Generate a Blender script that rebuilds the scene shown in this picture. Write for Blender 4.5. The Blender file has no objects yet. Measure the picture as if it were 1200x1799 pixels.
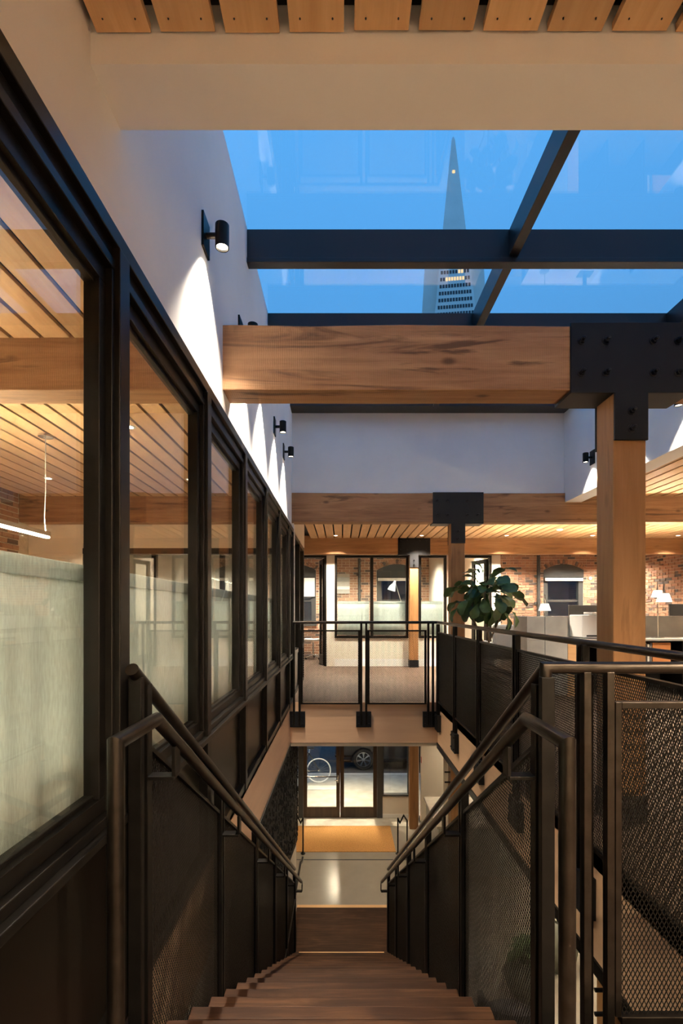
import bpy, bmesh, math, random
import numpy as np
from mathutils import Vector, Matrix, Euler

random.seed(7)
S = bpy.context.scene
C = S.collection
PI = math.pi
E = 1.22                       # eye height above the upper floor

# ------------------------------------------------------------------ camera
cam_d = bpy.data.cameras.new('camera')
cam_d.sensor_fit = 'HORIZONTAL'
cam_d.sensor_width = 24.0
cam_d.lens = 17.0              # 850 px focal length over 1200 px
cam_d.shift_y = 173.5 / 1200.0
cam_d.clip_end = 2000
cam_d.clip_start = 0.02
cam = bpy.data.objects.new('camera', cam_d)
C.objects.link(cam)
cam.location = (0, 0, E)
cam.rotation_euler = (PI / 2, 0, 0)
S.camera = cam

# ------------------------------------------------------------------ world, exposure
world = bpy.data.worlds.new('dusk_sky')
S.world = world
world.use_nodes = True
wn = world.node_tree.nodes
wl = world.node_tree.links
wn.clear()
w_out = wn.new('ShaderNodeOutputWorld')
w_bg = wn.new('ShaderNodeBackground')
w_tc = wn.new('ShaderNodeTexCoord')
w_sep = wn.new('ShaderNodeSeparateXYZ')
w_ramp = wn.new('ShaderNodeValToRGB')
w_ramp.color_ramp.elements[0].position = 0.0
w_ramp.color_ramp.elements[0].color = (0.13, 0.33, 0.62, 1)
w_ramp.color_ramp.elements[1].position = 1.0
w_ramp.color_ramp.elements[1].color = (0.10, 0.40, 0.86, 1)
m_ = w_ramp.color_ramp.elements.new(0.55)
m_.color = (0.085, 0.335, 0.72, 1)
wl.new(w_tc.outputs['Generated'], w_sep.inputs[0])
wl.new(w_sep.outputs['Z'], w_ramp.inputs[0])
wl.new(w_ramp.outputs[0], w_bg.inputs['Color'])
w_bg.inputs['Strength'].default_value = 0.98
wl.new(w_bg.outputs[0], w_out.inputs['Surface'])

S.view_settings.view_transform = 'Standard'
S.view_settings.look = 'None'
S.view_settings.gamma = 1.0
S.view_settings.use_curve_mapping = False
S.view_settings.exposure = 0.47

WARM = (1.0, 0.80, 0.57)
NEUT = (1.0, 0.87, 0.70)       # cooler office lamps
LP = 6.0                       # global factor on lamp power

# ------------------------------------------------------------------ materials
def new_mat(name):
    m = bpy.data.materials.new(name)
    m.use_nodes = True
    nt = m.node_tree
    b = nt.nodes['Principled BSDF']
    return m, nt, b

def link(nt, a, b):
    nt.links.new(a, b)

def plain(name, col, rough=0.5, metal=0.0, noise=0.0, nscale=8.0, bump=0.0, spec=None):
    m, nt, b = new_mat(name)
    b.inputs['Base Color'].default_value = (*col, 1)
    b.inputs['Roughness'].default_value = rough
    b.inputs['Metallic'].default_value = metal
    if spec is not None:
        b.inputs['Specular IOR Level'].default_value = spec
    if noise or bump:
        tc = nt.nodes.new('ShaderNodeTexCoord')
        n = nt.nodes.new('ShaderNodeTexNoise')
        n.inputs['Scale'].default_value = nscale
        n.inputs['Detail'].default_value = 6
        link(nt, tc.outputs['Object'], n.inputs['Vector'])
        if noise:
            r = nt.nodes.new('ShaderNodeValToRGB')
            r.color_ramp.elements[0].position = 0.3
            r.color_ramp.elements[1].position = 0.7
            r.color_ramp.elements[0].color = (*[c * (1 - noise) for c in col], 1)
            r.color_ramp.elements[1].color = (*[min(1, c * (1 + noise)) for c in col], 1)
            link(nt, n.outputs['Fac'], r.inputs[0])
            link(nt, r.outputs[0], b.inputs['Base Color'])
        if bump:
            bm = nt.nodes.new('ShaderNodeBump')
            bm.inputs['Strength'].default_value = bump
            bm.inputs['Distance'].default_value = 0.01
            link(nt, n.outputs['Fac'], bm.inputs['Height'])
            link(nt, bm.outputs[0], b.inputs['Normal'])
    return m

def wood(name, dark, mid, light, axis='X', scale=1.0, rough=0.55, cracks=0.0, bump=0.15, spec=0.35):
    """grain runs along the given axis of the object"""
    m, nt, b = new_mat(name)
    N = nt.nodes
    tc = N.new('ShaderNodeTexCoord')
    oi = N.new('ShaderNodeObjectInfo')
    mul = N.new('ShaderNodeMath'); mul.operation = 'MULTIPLY'; mul.inputs[1].default_value = 37.0
    link(nt, oi.outputs['Random'], mul.inputs[0])
    add = N.new('ShaderNodeVectorMath'); add.operation = 'ADD'
    link(nt, tc.outputs['Object'], add.inputs[0])
    link(nt, mul.outputs[0], add.inputs[1])
    def mapped(st, sc):
        mp = N.new('ShaderNodeMapping')
        s = [sc, sc, sc]
        s['XYZ'.index(axis)] = sc * st
        mp.inputs['Scale'].default_value = s
        link(nt, add.outputs[0], mp.inputs['Vector'])
        return mp
    m1 = mapped(0.07, 22 * scale)
    n1 = N.new('ShaderNodeTexNoise'); n1.inputs['Scale'].default_value = 1.0
    n1.inputs['Detail'].default_value = 8; n1.inputs['Roughness'].default_value = 0.65
    n1.inputs['Distortion'].default_value = 0.6
    link(nt, m1.outputs[0], n1.inputs['Vector'])
    m2 = mapped(0.25, 3.2 * scale)
    n2 = N.new('ShaderNodeTexNoise'); n2.inputs['Scale'].default_value = 1.0
    n2.inputs['Detail'].default_value = 4; n2.inputs['Distortion'].default_value = 1.2
    link(nt, m2.outputs[0], n2.inputs['Vector'])
    mx = N.new('ShaderNodeMix'); mx.data_type = 'FLOAT'
    mx.inputs[0].default_value = 0.4
    link(nt, n1.outputs['Fac'], mx.inputs[2]); link(nt, n2.outputs['Fac'], mx.inputs[3])
    r = N.new('ShaderNodeValToRGB')
    e = r.color_ramp.elements
    e[0].position = 0.30; e[0].color = (*dark, 1)
    e[1].position = 0.72; e[1].color = (*light, 1)
    k = e.new(0.5); k.color = (*mid, 1)
    link(nt, mx.outputs[0], r.inputs[0])
    # object to object variation
    hv = N.new('ShaderNodeHueSaturation')
    mr = N.new('ShaderNodeMapRange'); mr.inputs[3].default_value = 0.82; mr.inputs[4].default_value = 1.15
    link(nt, oi.outputs['Random'], mr.inputs[0])
    link(nt, mr.outputs[0], hv.inputs['Value'])
    link(nt, r.outputs[0], hv.inputs['Color'])
    col = hv.outputs[0]
    if cracks:
        m3 = mapped(0.08, 9.0)
        n3 = N.new('ShaderNodeTexNoise'); n3.inputs['Scale'].default_value = 1.0
        n3.inputs['Detail'].default_value = 5; n3.inputs['Roughness'].default_value = 0.6
        n3.inputs['Distortion'].default_value = 1.5
        link(nt, m3.outputs[0], n3.inputs['Vector'])
        r3 = N.new('ShaderNodeValToRGB')
        r3.color_ramp.elements[0].position = 0.555; r3.color_ramp.elements[0].color = (0, 0, 0, 1)
        r3.color_ramp.elements[1].position = 0.66; r3.color_ramp.elements[1].color = (1, 1, 1, 1)
        link(nt, n3.outputs['Fac'], r3.inputs[0])
        m4 = mapped(0.5, 5.0)
        v4 = N.new('ShaderNodeTexVoronoi'); v4.inputs['Scale'].default_value = 1.0
        link(nt, m4.outputs[0], v4.inputs['Vector'])
        r4 = N.new('ShaderNodeValToRGB')
        r4.color_ramp.elements[0].position = 0.05; r4.color_ramp.elements[0].color = (1, 1, 1, 1)
        r4.color_ramp.elements[1].position = 0.14; r4.color_ramp.elements[1].color = (0, 0, 0, 1)
        link(nt, v4.outputs['Distance'], r4.inputs[0])
        mxm = N.new('ShaderNodeMath'); mxm.operation = 'MAXIMUM'
        link(nt, r3.outputs[0], mxm.inputs[0]); link(nt, r4.outputs[0], mxm.inputs[1])
        mk = N.new('ShaderNodeMath'); mk.operation = 'MULTIPLY'; mk.inputs[1].default_value = cracks
        link(nt, mxm.outputs[0], mk.inputs[0])
        mc = N.new('ShaderNodeMix'); mc.data_type = 'RGBA'
        link(nt, mk.outputs[0], mc.inputs[0])
        link(nt, col, mc.inputs[6])
        mc.inputs[7].default_value = (*[c * 0.25 for c in dark], 1)
        col = mc.outputs[2]
    link(nt, col, b.inputs['Base Color'])
    b.inputs['Roughness'].default_value = rough
    b.inputs['Specular IOR Level'].default_value = spec
    bp = N.new('ShaderNodeBump'); bp.inputs['Strength'].default_value = bump; bp.inputs['Distance'].default_value = 0.004
    link(nt, n1.outputs['Fac'], bp.inputs['Height'])
    if cracks > 0.5:
        # saw marks across the grain
        wv = N.new('ShaderNodeTexWave'); wv.wave_type = 'BANDS'; wv.bands_direction = axis
        wv.inputs['Scale'].default_value = 26; wv.inputs['Distortion'].default_value = 3.0; wv.inputs['Detail'].default_value = 2
        link(nt, tc.outputs['Object'], wv.inputs['Vector'])
        b2 = N.new('ShaderNodeBump'); b2.inputs['Strength'].default_value = 0.22; b2.inputs['Distance'].default_value = 0.003
        link(nt, wv.outputs['Fac'], b2.inputs['Height']); link(nt, bp.outputs[0], b2.inputs['Normal'])
        link(nt, b2.outputs[0], b.inputs['Normal'])
    else:
        link(nt, bp.outputs[0], b.inputs['Normal'])
    return m

def emit(name, col, strength):
    m = bpy.data.materials.new(name); m.use_nodes = True
    nt = m.node_tree; nt.nodes.clear()
    o = nt.nodes.new('ShaderNodeOutputMaterial'); e = nt.nodes.new('ShaderNodeEmission')
    e.inputs[0].default_value = (*col, 1); e.inputs[1].default_value = strength
    link(nt, e.outputs[0], o.inputs[0])
    return m

def pane_mat(name, tint=(0.94, 0.97, 0.96), ior=1.5, gain=1.0, dirt=0.0):
    """thin glass: clear transmission plus a Fresnel mirror reflection"""
    m = bpy.data.materials.new(name); m.use_nodes = True
    nt = m.node_tree; nt.nodes.clear(); N = nt.nodes
    o = N.new('ShaderNodeOutputMaterial')
    t = N.new('ShaderNodeBsdfTransparent'); t.inputs[0].default_value = (*tint, 1)
    g = N.new('ShaderNodeBsdfGlossy'); g.inputs['Roughness'].default_value = 0.0
    g.inputs['Color'].default_value = (1, 1, 1, 1)
    f = N.new('ShaderNodeFresnel'); f.inputs['IOR'].default_value = ior
    geo = N.new('ShaderNodeNewGeometry')
    # same reflectance from both sides
    ior_ = N.new('ShaderNodeMix'); ior_.data_type = 'FLOAT'
    link(nt, geo.outputs['Backfacing'], ior_.inputs[0])
    ior_.inputs[2].default_value = ior; ior_.inputs[3].default_value = 1.0 / ior
    link(nt, ior_.outputs[0], f.inputs['IOR'])
    mm = N.new('ShaderNodeMath'); mm.operation = 'MULTIPLY'; mm.inputs[1].default_value = gain
    link(nt, f.outputs[0], mm.inputs[0])
    mx = N.new('ShaderNodeMixShader')
    link(nt, mm.outputs[0], mx.inputs[0]); link(nt, t.outputs[0], mx.inputs[1]); link(nt, g.outputs[0], mx.inputs[2])
    last = mx.outputs[0]
    link(nt, last, o.inputs[0])
    return m

def fabric(name, col, trans=0.4, weave=900):
    m = bpy.data.materials.new(name); m.use_nodes = True
    nt = m.node_tree; nt.nodes.clear(); N = nt.nodes
    o = N.new('ShaderNodeOutputMaterial')
    d = N.new('ShaderNodeBsdfDiffuse'); t = N.new('ShaderNodeBsdfTranslucent')
    tc = N.new('ShaderNodeTexCoord')
    mp = N.new('ShaderNodeMapping'); mp.inputs['Scale'].default_value = (160, 160, 30)
    n = N.new('ShaderNodeTexNoise'); n.inputs['Scale'].default_value = 1.0; n.inputs['Detail'].default_value = 5
    link(nt, tc.outputs['Object'], mp.inputs[0]); link(nt, mp.outputs[0], n.inputs['Vector'])
    r = N.new('ShaderNodeValToRGB')
    r.color_ramp.elements[0].position = 0.3; r.color_ramp.elements[0].color = (*[c * 0.85 for c in col], 1)
    r.color_ramp.elements[1].position = 0.7; r.color_ramp.elements[1].color = (*[min(1, c * 1.08) for c in col], 1)
    link(nt, n.outputs['Fac'], r.inputs[0])
    link(nt, r.outputs[0], d.inputs[0]); link(nt, r.outputs[0], t.inputs[0])
    bp = N.new('ShaderNodeBump'); bp.inputs['Strength'].default_value = 0.25; bp.inputs['Distance'].default_value = 0.003
    link(nt, n.outputs['Fac'], bp.inputs['Height']); link(nt, bp.outputs[0], d.inputs['Normal'])
    mx = N.new('ShaderNodeMixShader'); mx.inputs[0].default_value = trans
    link(nt, d.outputs[0], mx.inputs[1]); link(nt, t.outputs[0], mx.inputs[2])
    link(nt, mx.outputs[0], o.inputs[0])
    return m

def brick_mat(name, per_object=True):
    m, nt, b = new_mat(name)
    N = nt.nodes
    r = N.new('ShaderNodeValToRGB')
    e = r.color_ramp.elements
    cols = [(0.0, (0.34, 0.15, 0.075)), (0.3, (0.46, 0.215, 0.10)), (0.5, (0.30, 0.13, 0.07)),
            (0.68, (0.52, 0.27, 0.13)), (0.84, (0.22, 0.12, 0.08)), (0.95, (0.10, 0.08, 0.07))]
    e[0].position = 0.0; e[0].color = (*cols[0][1], 1)
    e[1].position = 0.95; e[1].color = (*cols[-1][1], 1)
    for p, c in cols[1:-1]:
        k = e.new(p); k.color = (*c, 1)
    r.color_ramp.interpolation = 'LINEAR'
    if per_object:
        oi = N.new('ShaderNodeObjectInfo'); link(nt, oi.outputs['Random'], r.inputs[0])
    else:
        at = N.new('ShaderNodeAttribute'); at.attribute_name = 'piece'
        link(nt, at.outputs['Fac'], r.inputs[0])
    tc = N.new('ShaderNodeTexCoord'); n = N.new('ShaderNodeTexNoise'); n.inputs['Scale'].default_value = 60
    n.inputs['Detail'].default_value = 4
    link(nt, tc.outputs['Object'], n.inputs['Vector'])
    mr = N.new('ShaderNodeMapRange'); mr.inputs[3].default_value = 0.7; mr.inputs[4].default_value = 1.25
    link(nt, n.outputs['Fac'], mr.inputs[0])
    hv = N.new('ShaderNodeHueSaturation'); hv.inputs['Saturation'].default_value = 0.84; link(nt, mr.outputs[0], hv.inputs['Value']); link(nt, r.outputs[0], hv.inputs['Color'])
    link(nt, hv.outputs[0], b.inputs['Base Color'])
    b.inputs['Roughness'].default_value = 0.9
    bp = N.new('ShaderNodeBump'); bp.inputs['Strength'].default_value = 0.4; bp.inputs['Distance'].default_value = 0.004
    link(nt, n.outputs['Fac'], bp.inputs['Height']); link(nt, bp.outputs[0], b.inputs['Normal'])
    return m

M = {}
M['steel'] = plain('blackened_steel', (0.013, 0.0115, 0.010), 0.42, 0.75, 0.25, 14, 0.05, spec=0.3)
M['steel_mesh'] = plain('expanded_steel', (0.018, 0.015, 0.012), 0.45, 0.8, spec=0.3)
M['rail'] = plain('worn_steel_pipe', (0.045, 0.037, 0.030), 0.33, 0.95, 0.3, 18)
M['frame'] = plain('bronze_black_frame', (0.014, 0.012, 0.010), 0.35, 0.6, 0.2, 10, spec=0.3)
M['panel'] = plain('bronze_sheet', (0.018, 0.0135, 0.010), 0.30, 0.7, 0.2, 3, spec=0.3)
M['plate'] = plain('black_painted_plate', (0.006, 0.0065, 0.008), 0.5, 0.0, spec=0.25)
M['skybar'] = plain('black_skylight_bar', (0.018, 0.017, 0.018), 0.4, 0.3)
M['white'] = plain('white_plaster', (0.88, 0.86, 0.84), 0.8, 0, 0.03, 2.5, 0.05)
M['cream'] = plain('cream_paint', (0.76, 0.70, 0.60), 0.75, 0, 0.03, 2, 0.03)
M['fascia'] = wood('tan_fascia_board', (0.56, 0.355, 0.22), (0.62, 0.40, 0.25), (0.68, 0.445, 0.28), 'Y', 0.6, 0.5, 0, 0.03)
M['fasciax'] = wood('tan_fascia_board_across', (0.56, 0.355, 0.22), (0.62, 0.40, 0.25), (0.68, 0.445, 0.28), 'X', 0.6, 0.5, 0, 0.03)
M['beam'] = wood('rough_sawn_beam', (0.20, 0.095, 0.042), (0.36, 0.185, 0.085), (0.52, 0.30, 0.145), 'X', 0.9, 0.6, 0.75, 0.35)
M['beamx'] = wood('planed_beam', (0.26, 0.125, 0.05), (0.40, 0.20, 0.08), (0.52, 0.285, 0.12), 'X', 0.9, 0.55, 0.35, 0.2)
M['column'] = wood('fir_column', (0.24, 0.115, 0.042), (0.33, 0.165, 0.064), (0.40, 0.21, 0.088), 'Z', 1.0, 0.5, 0.3, 0.12)
M['board'] = wood('cedar_board', (0.52, 0.30, 0.14), (0.62, 0.385, 0.195), (0.70, 0.465, 0.255), 'Y', 1.3, 0.5, 0.0, 0.08)
M['tread'] = wood('dark_oak_tread', (0.012, 0.005, 0.0022), (0.036, 0.0155, 0.007), (0.095, 0.044, 0.019), 'X', 1.6, 0.5, 0.0, 0.15, 0.15)
M['floorw'] = wood('oak_floor', (0.055, 0.037, 0.026), (0.088, 0.061, 0.043), (0.125, 0.089, 0.063), 'Y', 1.0, 0.55, 0.0, 0.05, 0.15)
M['oak_light'] = wood('light_oak_nosing', (0.5, 0.28, 0.12), (0.6, 0.36, 0.17), (0.68, 0.42, 0.2), 'X', 1.0, 0.4, 0.0, 0.05)
M['concrete'] = plain('polished_concrete', (0.30, 0.27, 0.225), 0.2, 0, 0.06, 3.0)
M['pale_concrete'] = plain('pale_concrete', (0.50, 0.47, 0.41), 0.5, 0, 0.15, 5.0)
M['mat'] = plain('coir_mat', (0.50, 0.25, 0.075), 0.95, 0, 0.25, 60, 0.5)
M['dark_back'] = plain('dark_ceiling_void', (0.012, 0.010, 0.009), 0.9)
M['black_relief'] = plain('black_relief_board', (0.010, 0.010, 0.009), 0.65, 0.0, 0.4, 40, 1.0, spec=0.25)
M['glass'] = pane_mat('window_glass')
M['skyglass'] = pane_mat('skylight_glass', (0.97, 0.985, 1.0), 1.5, 1.3)
M['linen'] = fabric('linen_curtain', (0.74, 0.80, 0.78), 0.5)
M['brick'] = brick_mat('old_brick', True)
M['brick_rest'] = brick_mat('old_brick_course', False)
M['mortar'] = plain('lime_mortar', (0.66, 0.57, 0.45), 0.95, 0, 0.12, 25, 0.3)
M['greypaint'] = plain('slate_grey_paint', (0.040, 0.043, 0.043), 0.55, 0, 0.1)
M['greyboard'] = plain('grey_cement_board', (0.36, 0.36, 0.33), 0.6, 0, 0.14, 4)
M['shade'] = emit('lit_lamp_shade', (1.0, 0.93, 0.80), 1.3)
M['led'] = emit('led_strip', (1.0, 0.86, 0.62), 22.0)
M['ledup'] = emit('led_uplight', (1.0, 0.82, 0.56), 255.0)
M['lens'] = emit('downlight_lens', (1.0, 0.86, 0.66), 12.0)
M['chrome'] = plain('brushed_chrome', (0.7, 0.69, 0.66), 0.22, 1.0)
M['whiteplastic'] = plain('white_plastic', (0.80, 0.80, 0.77), 0.4)
M['blackplastic'] = plain('black_plastic', (0.02, 0.02, 0.02), 0.4)
M['darkfabric'] = plain('charcoal_upholstery', (0.05, 0.05, 0.052), 0.9, 0, 0.2, 80, 0.2)
M['leaf'] = plain('fig_leaf', (0.038, 0.088, 0.022), 0.5, 0, 0.35, 9, 0.1)
M['bark'] = plain('fig_bark', (0.16, 0.11, 0.07), 0.9, 0, 0.3, 30, 0.3)
M['pot'] = plain('grey_green_pot', (0.16, 0.165, 0.13), 0.6, 0, 0.1)
M['soil'] = plain('potting_soil', (0.03, 0.022, 0.015), 0.95)
M['asphalt'] = plain('asphalt', (0.055, 0.056, 0.058), 0.85, 0, 0.25, 12, 0.2)
M['paver'] = plain('sidewalk_concrete', (0.30, 0.285, 0.25), 0.85, 0, 0.15, 4, 0.1)
M['tower'] = plain('tower_concrete', (0.74, 0.70, 0.64), 0.8, 0, 0.08, 0.08)
M['towerside'] = plain('tower_fin_concrete', (0.70, 0.66, 0.60), 0.8, 0, 0.08, 0.05)
M['towerglass'] = plain('dark_tower_glass', (0.02, 0.025, 0.03), 0.25)
M['towerlit'] = emit('lit_tower_window', (1.0, 0.72, 0.38), 0.95)
M['carpaint'] = plain('black_car_paint', (0.012, 0.013, 0.015), 0.12, 0.3)
M['rubber'] = plain('tyre_rubber', (0.015, 0.015, 0.015), 0.8)
M['red'] = plain('red_tail_lens', (0.55, 0.03, 0.015), 0.2)
M['redlit'] = emit('lit_red_tail_lens', (1.0, 0.09, 0.04), 0.9)
M['cyan'] = emit('exit_led', (0.2, 0.9, 0.8), 1.5)

# ------------------------------------------------------------------ mesh building
WL = {}                        # world position of every object that may be a parent

class MB:
    def __init__(self):
        self.v = []; self.f = []
    def box(self, x0, x1, y0, y1, z0, z1):
        n = len(self.v)
        self.v += [(x0, y0, z0), (x1, y0, z0), (x1, y1, z0), (x0, y1, z0),
                   (x0, y0, z1), (x1, y0, z1), (x1, y1, z1), (x0, y1, z1)]
        self.f += [tuple(n + i for i in q) for q in
                   ((3, 2, 1, 0), (4, 5, 6, 7), (0, 1, 5, 4), (1, 2, 6, 5), (2, 3, 7, 6), (3, 0, 4, 7))]
        return self
    def prism(self, poly, axis, a0, a1):
        """2D polygon extruded along an axis (poly in the two remaining axes, in order)"""
        n = len(self.v); k = len(poly)
        for a in (a0, a1):
            for p in poly:
                c = list(p); c.insert('XYZ'.index(axis), a)
                self.v.append(tuple(c))
        self.f.append(tuple(n + i for i in range(k))[::-1])
        self.f.append(tuple(n + k + i for i in range(k)))
        for i in range(k):
            j = (i + 1) % k
            self.f.append((n + i, n + j, n + k + j, n + k + i))
        return self
    def tube(self, pts, r, n=10, cap=True, closed=False):
        pts = [Vector(p) for p in pts]
        rr = r if isinstance(r, (list, tuple)) else [r] * len(pts)
        base = len(self.v); k = len(pts); prev = None
        for i, p in enumerate(pts):
            if closed:
                t = (pts[(i + 1) % k] - pts[i - 1]).normalized(); sc = 1.0
            elif i == 0: t = (pts[1] - p).normalized(); sc = 1.0
            elif i == k - 1: t = (p - pts[i - 1]).normalized(); sc = 1.0
            else:
                a = (p - pts[i - 1]).normalized(); b = (pts[i + 1] - p).normalized()
                t = (a + b).normalized() if (a + b).length > 1e-6 else a
                sc = 1.0
            ref = prev if prev is not None else (Vector((0, 0, 1)) if abs(t.z) < 0.9 else Vector((1, 0, 0)))
            u = (ref - t * ref.dot(t))
            if u.length < 1e-5: u = Vector((1, 0, 0)) - t * t.x
            u.normalize(); w = t.cross(u); prev = u
            # widen at mitred corners so that the tube keeps its section
            mit = None
            if not closed and 0 < i < k - 1:
                a = (p - pts[i - 1]).normalized(); b = (pts[i + 1] - p).normalized()
                c = max(0.35, math.sqrt(max(0.0, (1 + a.dot(b)) / 2)))
                nb = (b - a)
                if nb.length > 1e-6: mit = (nb.normalized(), 1 / c)
            for j in range(n):
                an = 2 * PI * j / n
                d = (u * math.cos(an) + w * math.sin(an)) * rr[i]
                if mit:
                    q = d.dot(mit[0]); d = d + mit[0] * q * (mit[1] - 1)
                self.v.append(tuple(p + d))
        m = k if closed else k - 1
        for i in range(m):
            for j in range(n):
                a = base + i * n + j; b = base + i * n + (j + 1) % n
                i2 = (i + 1) % k
                c = base + i2 * n + (j + 1) % n; d = base + i2 * n + j
                self.f.append((a, b, c, d))
        if cap and not closed:
            self.f.append(tuple(base + j for j in range(n))[::-1])
            self.f.append(tuple(base + (k - 1) * n + j for j in range(n)))
        return self
    def lathe(self, c, prof, n=20, axis='Z'):
        base = len(self.v); k = len(prof)
        for r, h in prof:
            for j in range(n):
                a = 2 * PI * j / n
                x, y = r * math.cos(a), r * math.sin(a)
                if axis == 'Z': q = (c[0] + x, c[1] + y, c[2] + h)
                elif axis == 'Y': q = (c[0] + x, c[1] + h, c[2] + y)
                else: q = (c[0] + h, c[1] + x, c[2] + y)
                self.v.append(q)
        for i in range(k - 1):
            for j in range(n):
                a = base + i * n + j; b = base + i * n + (j + 1) % n
                self.f.append((a, b, b + n, a + n))
        self.f.append(tuple(base + j for j in range(n))[::-1])
        self.f.append(tuple(base + (k - 1) * n + j for j in range(n)))
        return self
    def bar(self, p, q, w, h, up=(0, 0, 1)):
        """rectangular bar from p to q; w across, h along up"""
        p = Vector(p); q = Vector(q); t = (q - p).normalized()
        u = Vector(up); u = (u - t * u.dot(t)).normalized(); s = t.cross(u)
        n = len(self.v)
        for a in (p, q):
            for i, j in ((-1, -1), (1, -1), (1, 1), (-1, 1)):
                self.v.append(tuple(a + s * (i * w / 2) + u * (j * h / 2)))
        self.f += [tuple(n + i for i in x) for x in
                   ((3, 2, 1, 0), (4, 5, 6, 7), (0, 1, 5, 4), (1, 2, 6, 5), (2, 3, 7, 6), (3, 0, 4, 7))]
        return self
    def build(self, name, mat, parent=None, smooth=False, bevel=0.0, origin=None):
        off = Vector((0, 0, 0))
        if parent is not None: off = WL[parent.name]
        elif origin is not None: off = Vector(origin)
        me = bpy.data.meshes.new(name)
        me.from_pydata([(a - off.x, b - off.y, c - off.z) for a, b, c in self.v], [], self.f)
        me.update()
        bm = bmesh.new(); bm.from_mesh(me)
        bmesh.ops.recalc_face_normals(bm, faces=bm.faces)
        bm.to_mesh(me); bm.free()
        me.materials.append(M[mat] if isinstance(mat, str) else mat)
        if smooth:
            me.polygons.foreach_set('use_smooth', [True] * len(me.polygons))
            me.set_sharp_from_angle(angle=math.radians(40))
        o = bpy.data.objects.new(name, me)
        C.objects.link(o)
        if parent is not None: o.parent = parent
        else: o.location = off
        WL[o.name] = off
        if bevel:
            b = o.modifiers.new('bevel', 'BEVEL'); b.width = bevel; b.segments = 2; b.limit_method = 'ANGLE'
        return o

def tag(o, label=None, cat=None, group=None, kind=None):
    if label: o['label'] = label
    if cat: o['category'] = cat
    if group: o['group'] = group
    if kind: o['kind'] = kind
    return o

def thing(name, loc, label=None, cat=None, group=None, kind=None):
    o = bpy.data.objects.new(name, None)
    o.empty_display_size = 0.1
    C.objects.link(o); o.location = loc
    WL[o.name] = Vector(loc)
    return tag(o, label, cat, group, kind)

def struct(name, mb, mat, label=None, parent=None, **k):
    o = mb.build(name, mat, parent, **k)
    if parent is None: tag(o, label, None, None, 'structure')
    return o

def B(*a):
    return MB().box(*a)

def piece(src, parent, loc, rot=None, scale=None):
    """a copy of a part that shares its mesh data"""
    c = src.copy(); C.objects.link(c); c.parent = parent; c.location = loc
    if rot is not None: c.rotation_euler = rot
    if scale is not None: c.scale = scale
    return c

def copy_tree(o, parent=None):
    c = o.copy(); C.objects.link(c); c.parent = parent
    for ch in list(o.children): copy_tree(ch, c)
    return c

def spot(name, loc, power, size=110, blend=0.7, parent=None, col=WARM, rad=0.04, aim=(0, 0, -1)):
    l = bpy.data.lights.new(name, 'SPOT')
    l.energy = power * LP; l.color = col; l.spot_size = math.radians(size); l.spot_blend = blend
    l.shadow_soft_size = rad
    o = bpy.data.objects.new(name, l); C.objects.link(o)
    o.rotation_euler = Vector(aim).to_track_quat('-Z', 'Y').to_euler()
    if parent is not None:
        o.parent = parent; o.location = Vector(loc) - WL[parent.name]
    else: o.location = loc
    return o

# ================================================================== STRUCTURE
ZL = -3.48          # lower floor
ZLAND = -3.294      # foot landing of the stair
XL, XR = -0.685, 1.28
CEIL = 2.78
Y0, RISE, RUN = 1.38, 0.183, 0.28
SL = RISE / RUN

# ---- upper floor (oak on slabs), open stairwell between XL and XR
fl = MB()
fl.box(-4.4, XL, -2.5, 13.6, -0.08, 0)
fl.box(XL, XR, -2.5, Y0, -0.08, 0)
fl.box(XL, XR, 6.47, 13.6, -0.08, 0)
fl.box(XR, 7.9, -2.5, 13.6, -0.08, 0)
struct('floor', fl, 'floorw', 'brown oak floor of the upper storey around the open stairwell')
fl = MB()
fl.box(-1.2, 7.9, -2.5, 11.1, ZL - 0.15, ZL)
struct('floor', fl, 'concrete', 'polished concrete floor of the lower storey')
cl = MB()
cl.box(-4.4, XL, -2.5, 13.9, -0.60, -0.54)
cl.box(XL, XR, -2.5, Y0, -0.60, -0.54)
cl.box(XL, XR, 6.50, 13.9, -0.60, -0.54)
cl.box(XR + 0.03, 7.9, -2.5, 13.9, -0.60, -0.54)
struct('ceiling', cl, 'cream', 'cream ceiling of the lower storey under the upper floor')

# ---- fascias round the stairwell
struct('trim_1', B(XL - 0.03, XL, Y0, 6.47, -0.56, -0.0), 'fascia', 'tan fascia board below the left glazed wall')
struct('trim_2', B(XL, XR, 6.45, 6.47, -0.54, 0.0), 'fasciax', 'tan fascia board along the edge of the bridge')
struct('trim_3', B(XR, XR + 0.03, -1.0, 6.45, -0.54, 0.0), 'fascia', 'tan fascia board below the right railing')
struct('trim_4', B(XR - 0.012, XR + 0.05, -1.0, 6.45, -0.605, -0.535), 'steel', 'black steel edge under the right fascia')
struct('trim_5', B(XL, XR, Y0 - 0.02, Y0, -0.54, -0.08), 'fasciax', 'tan fascia under the top landing')

# ---- upper walls
struct('wall_left', B(-0.80, -0.68, -2.5, 6.62, 2.33, 3.98), 'white', 'white plaster wall above the glazed partition')
hd = MB(); hd.box(-0.68, 3.27, 1.31, 1.49, 2.70, 3.98)
struct('wall_front', hd, 'white', 'white plaster header on the near side of the skylight')
struct('wall_back', B(-0.68, 3.05, 6.63, 6.76, 2.83, 3.98), 'white', 'white plaster wall at the far end of the skylight well')
struct('wall_right', B(3.05, 3.27, 1.49, 6.76, 2.70, 3.98), 'white', 'white plaster wall on the right of the skylight well')
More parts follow.
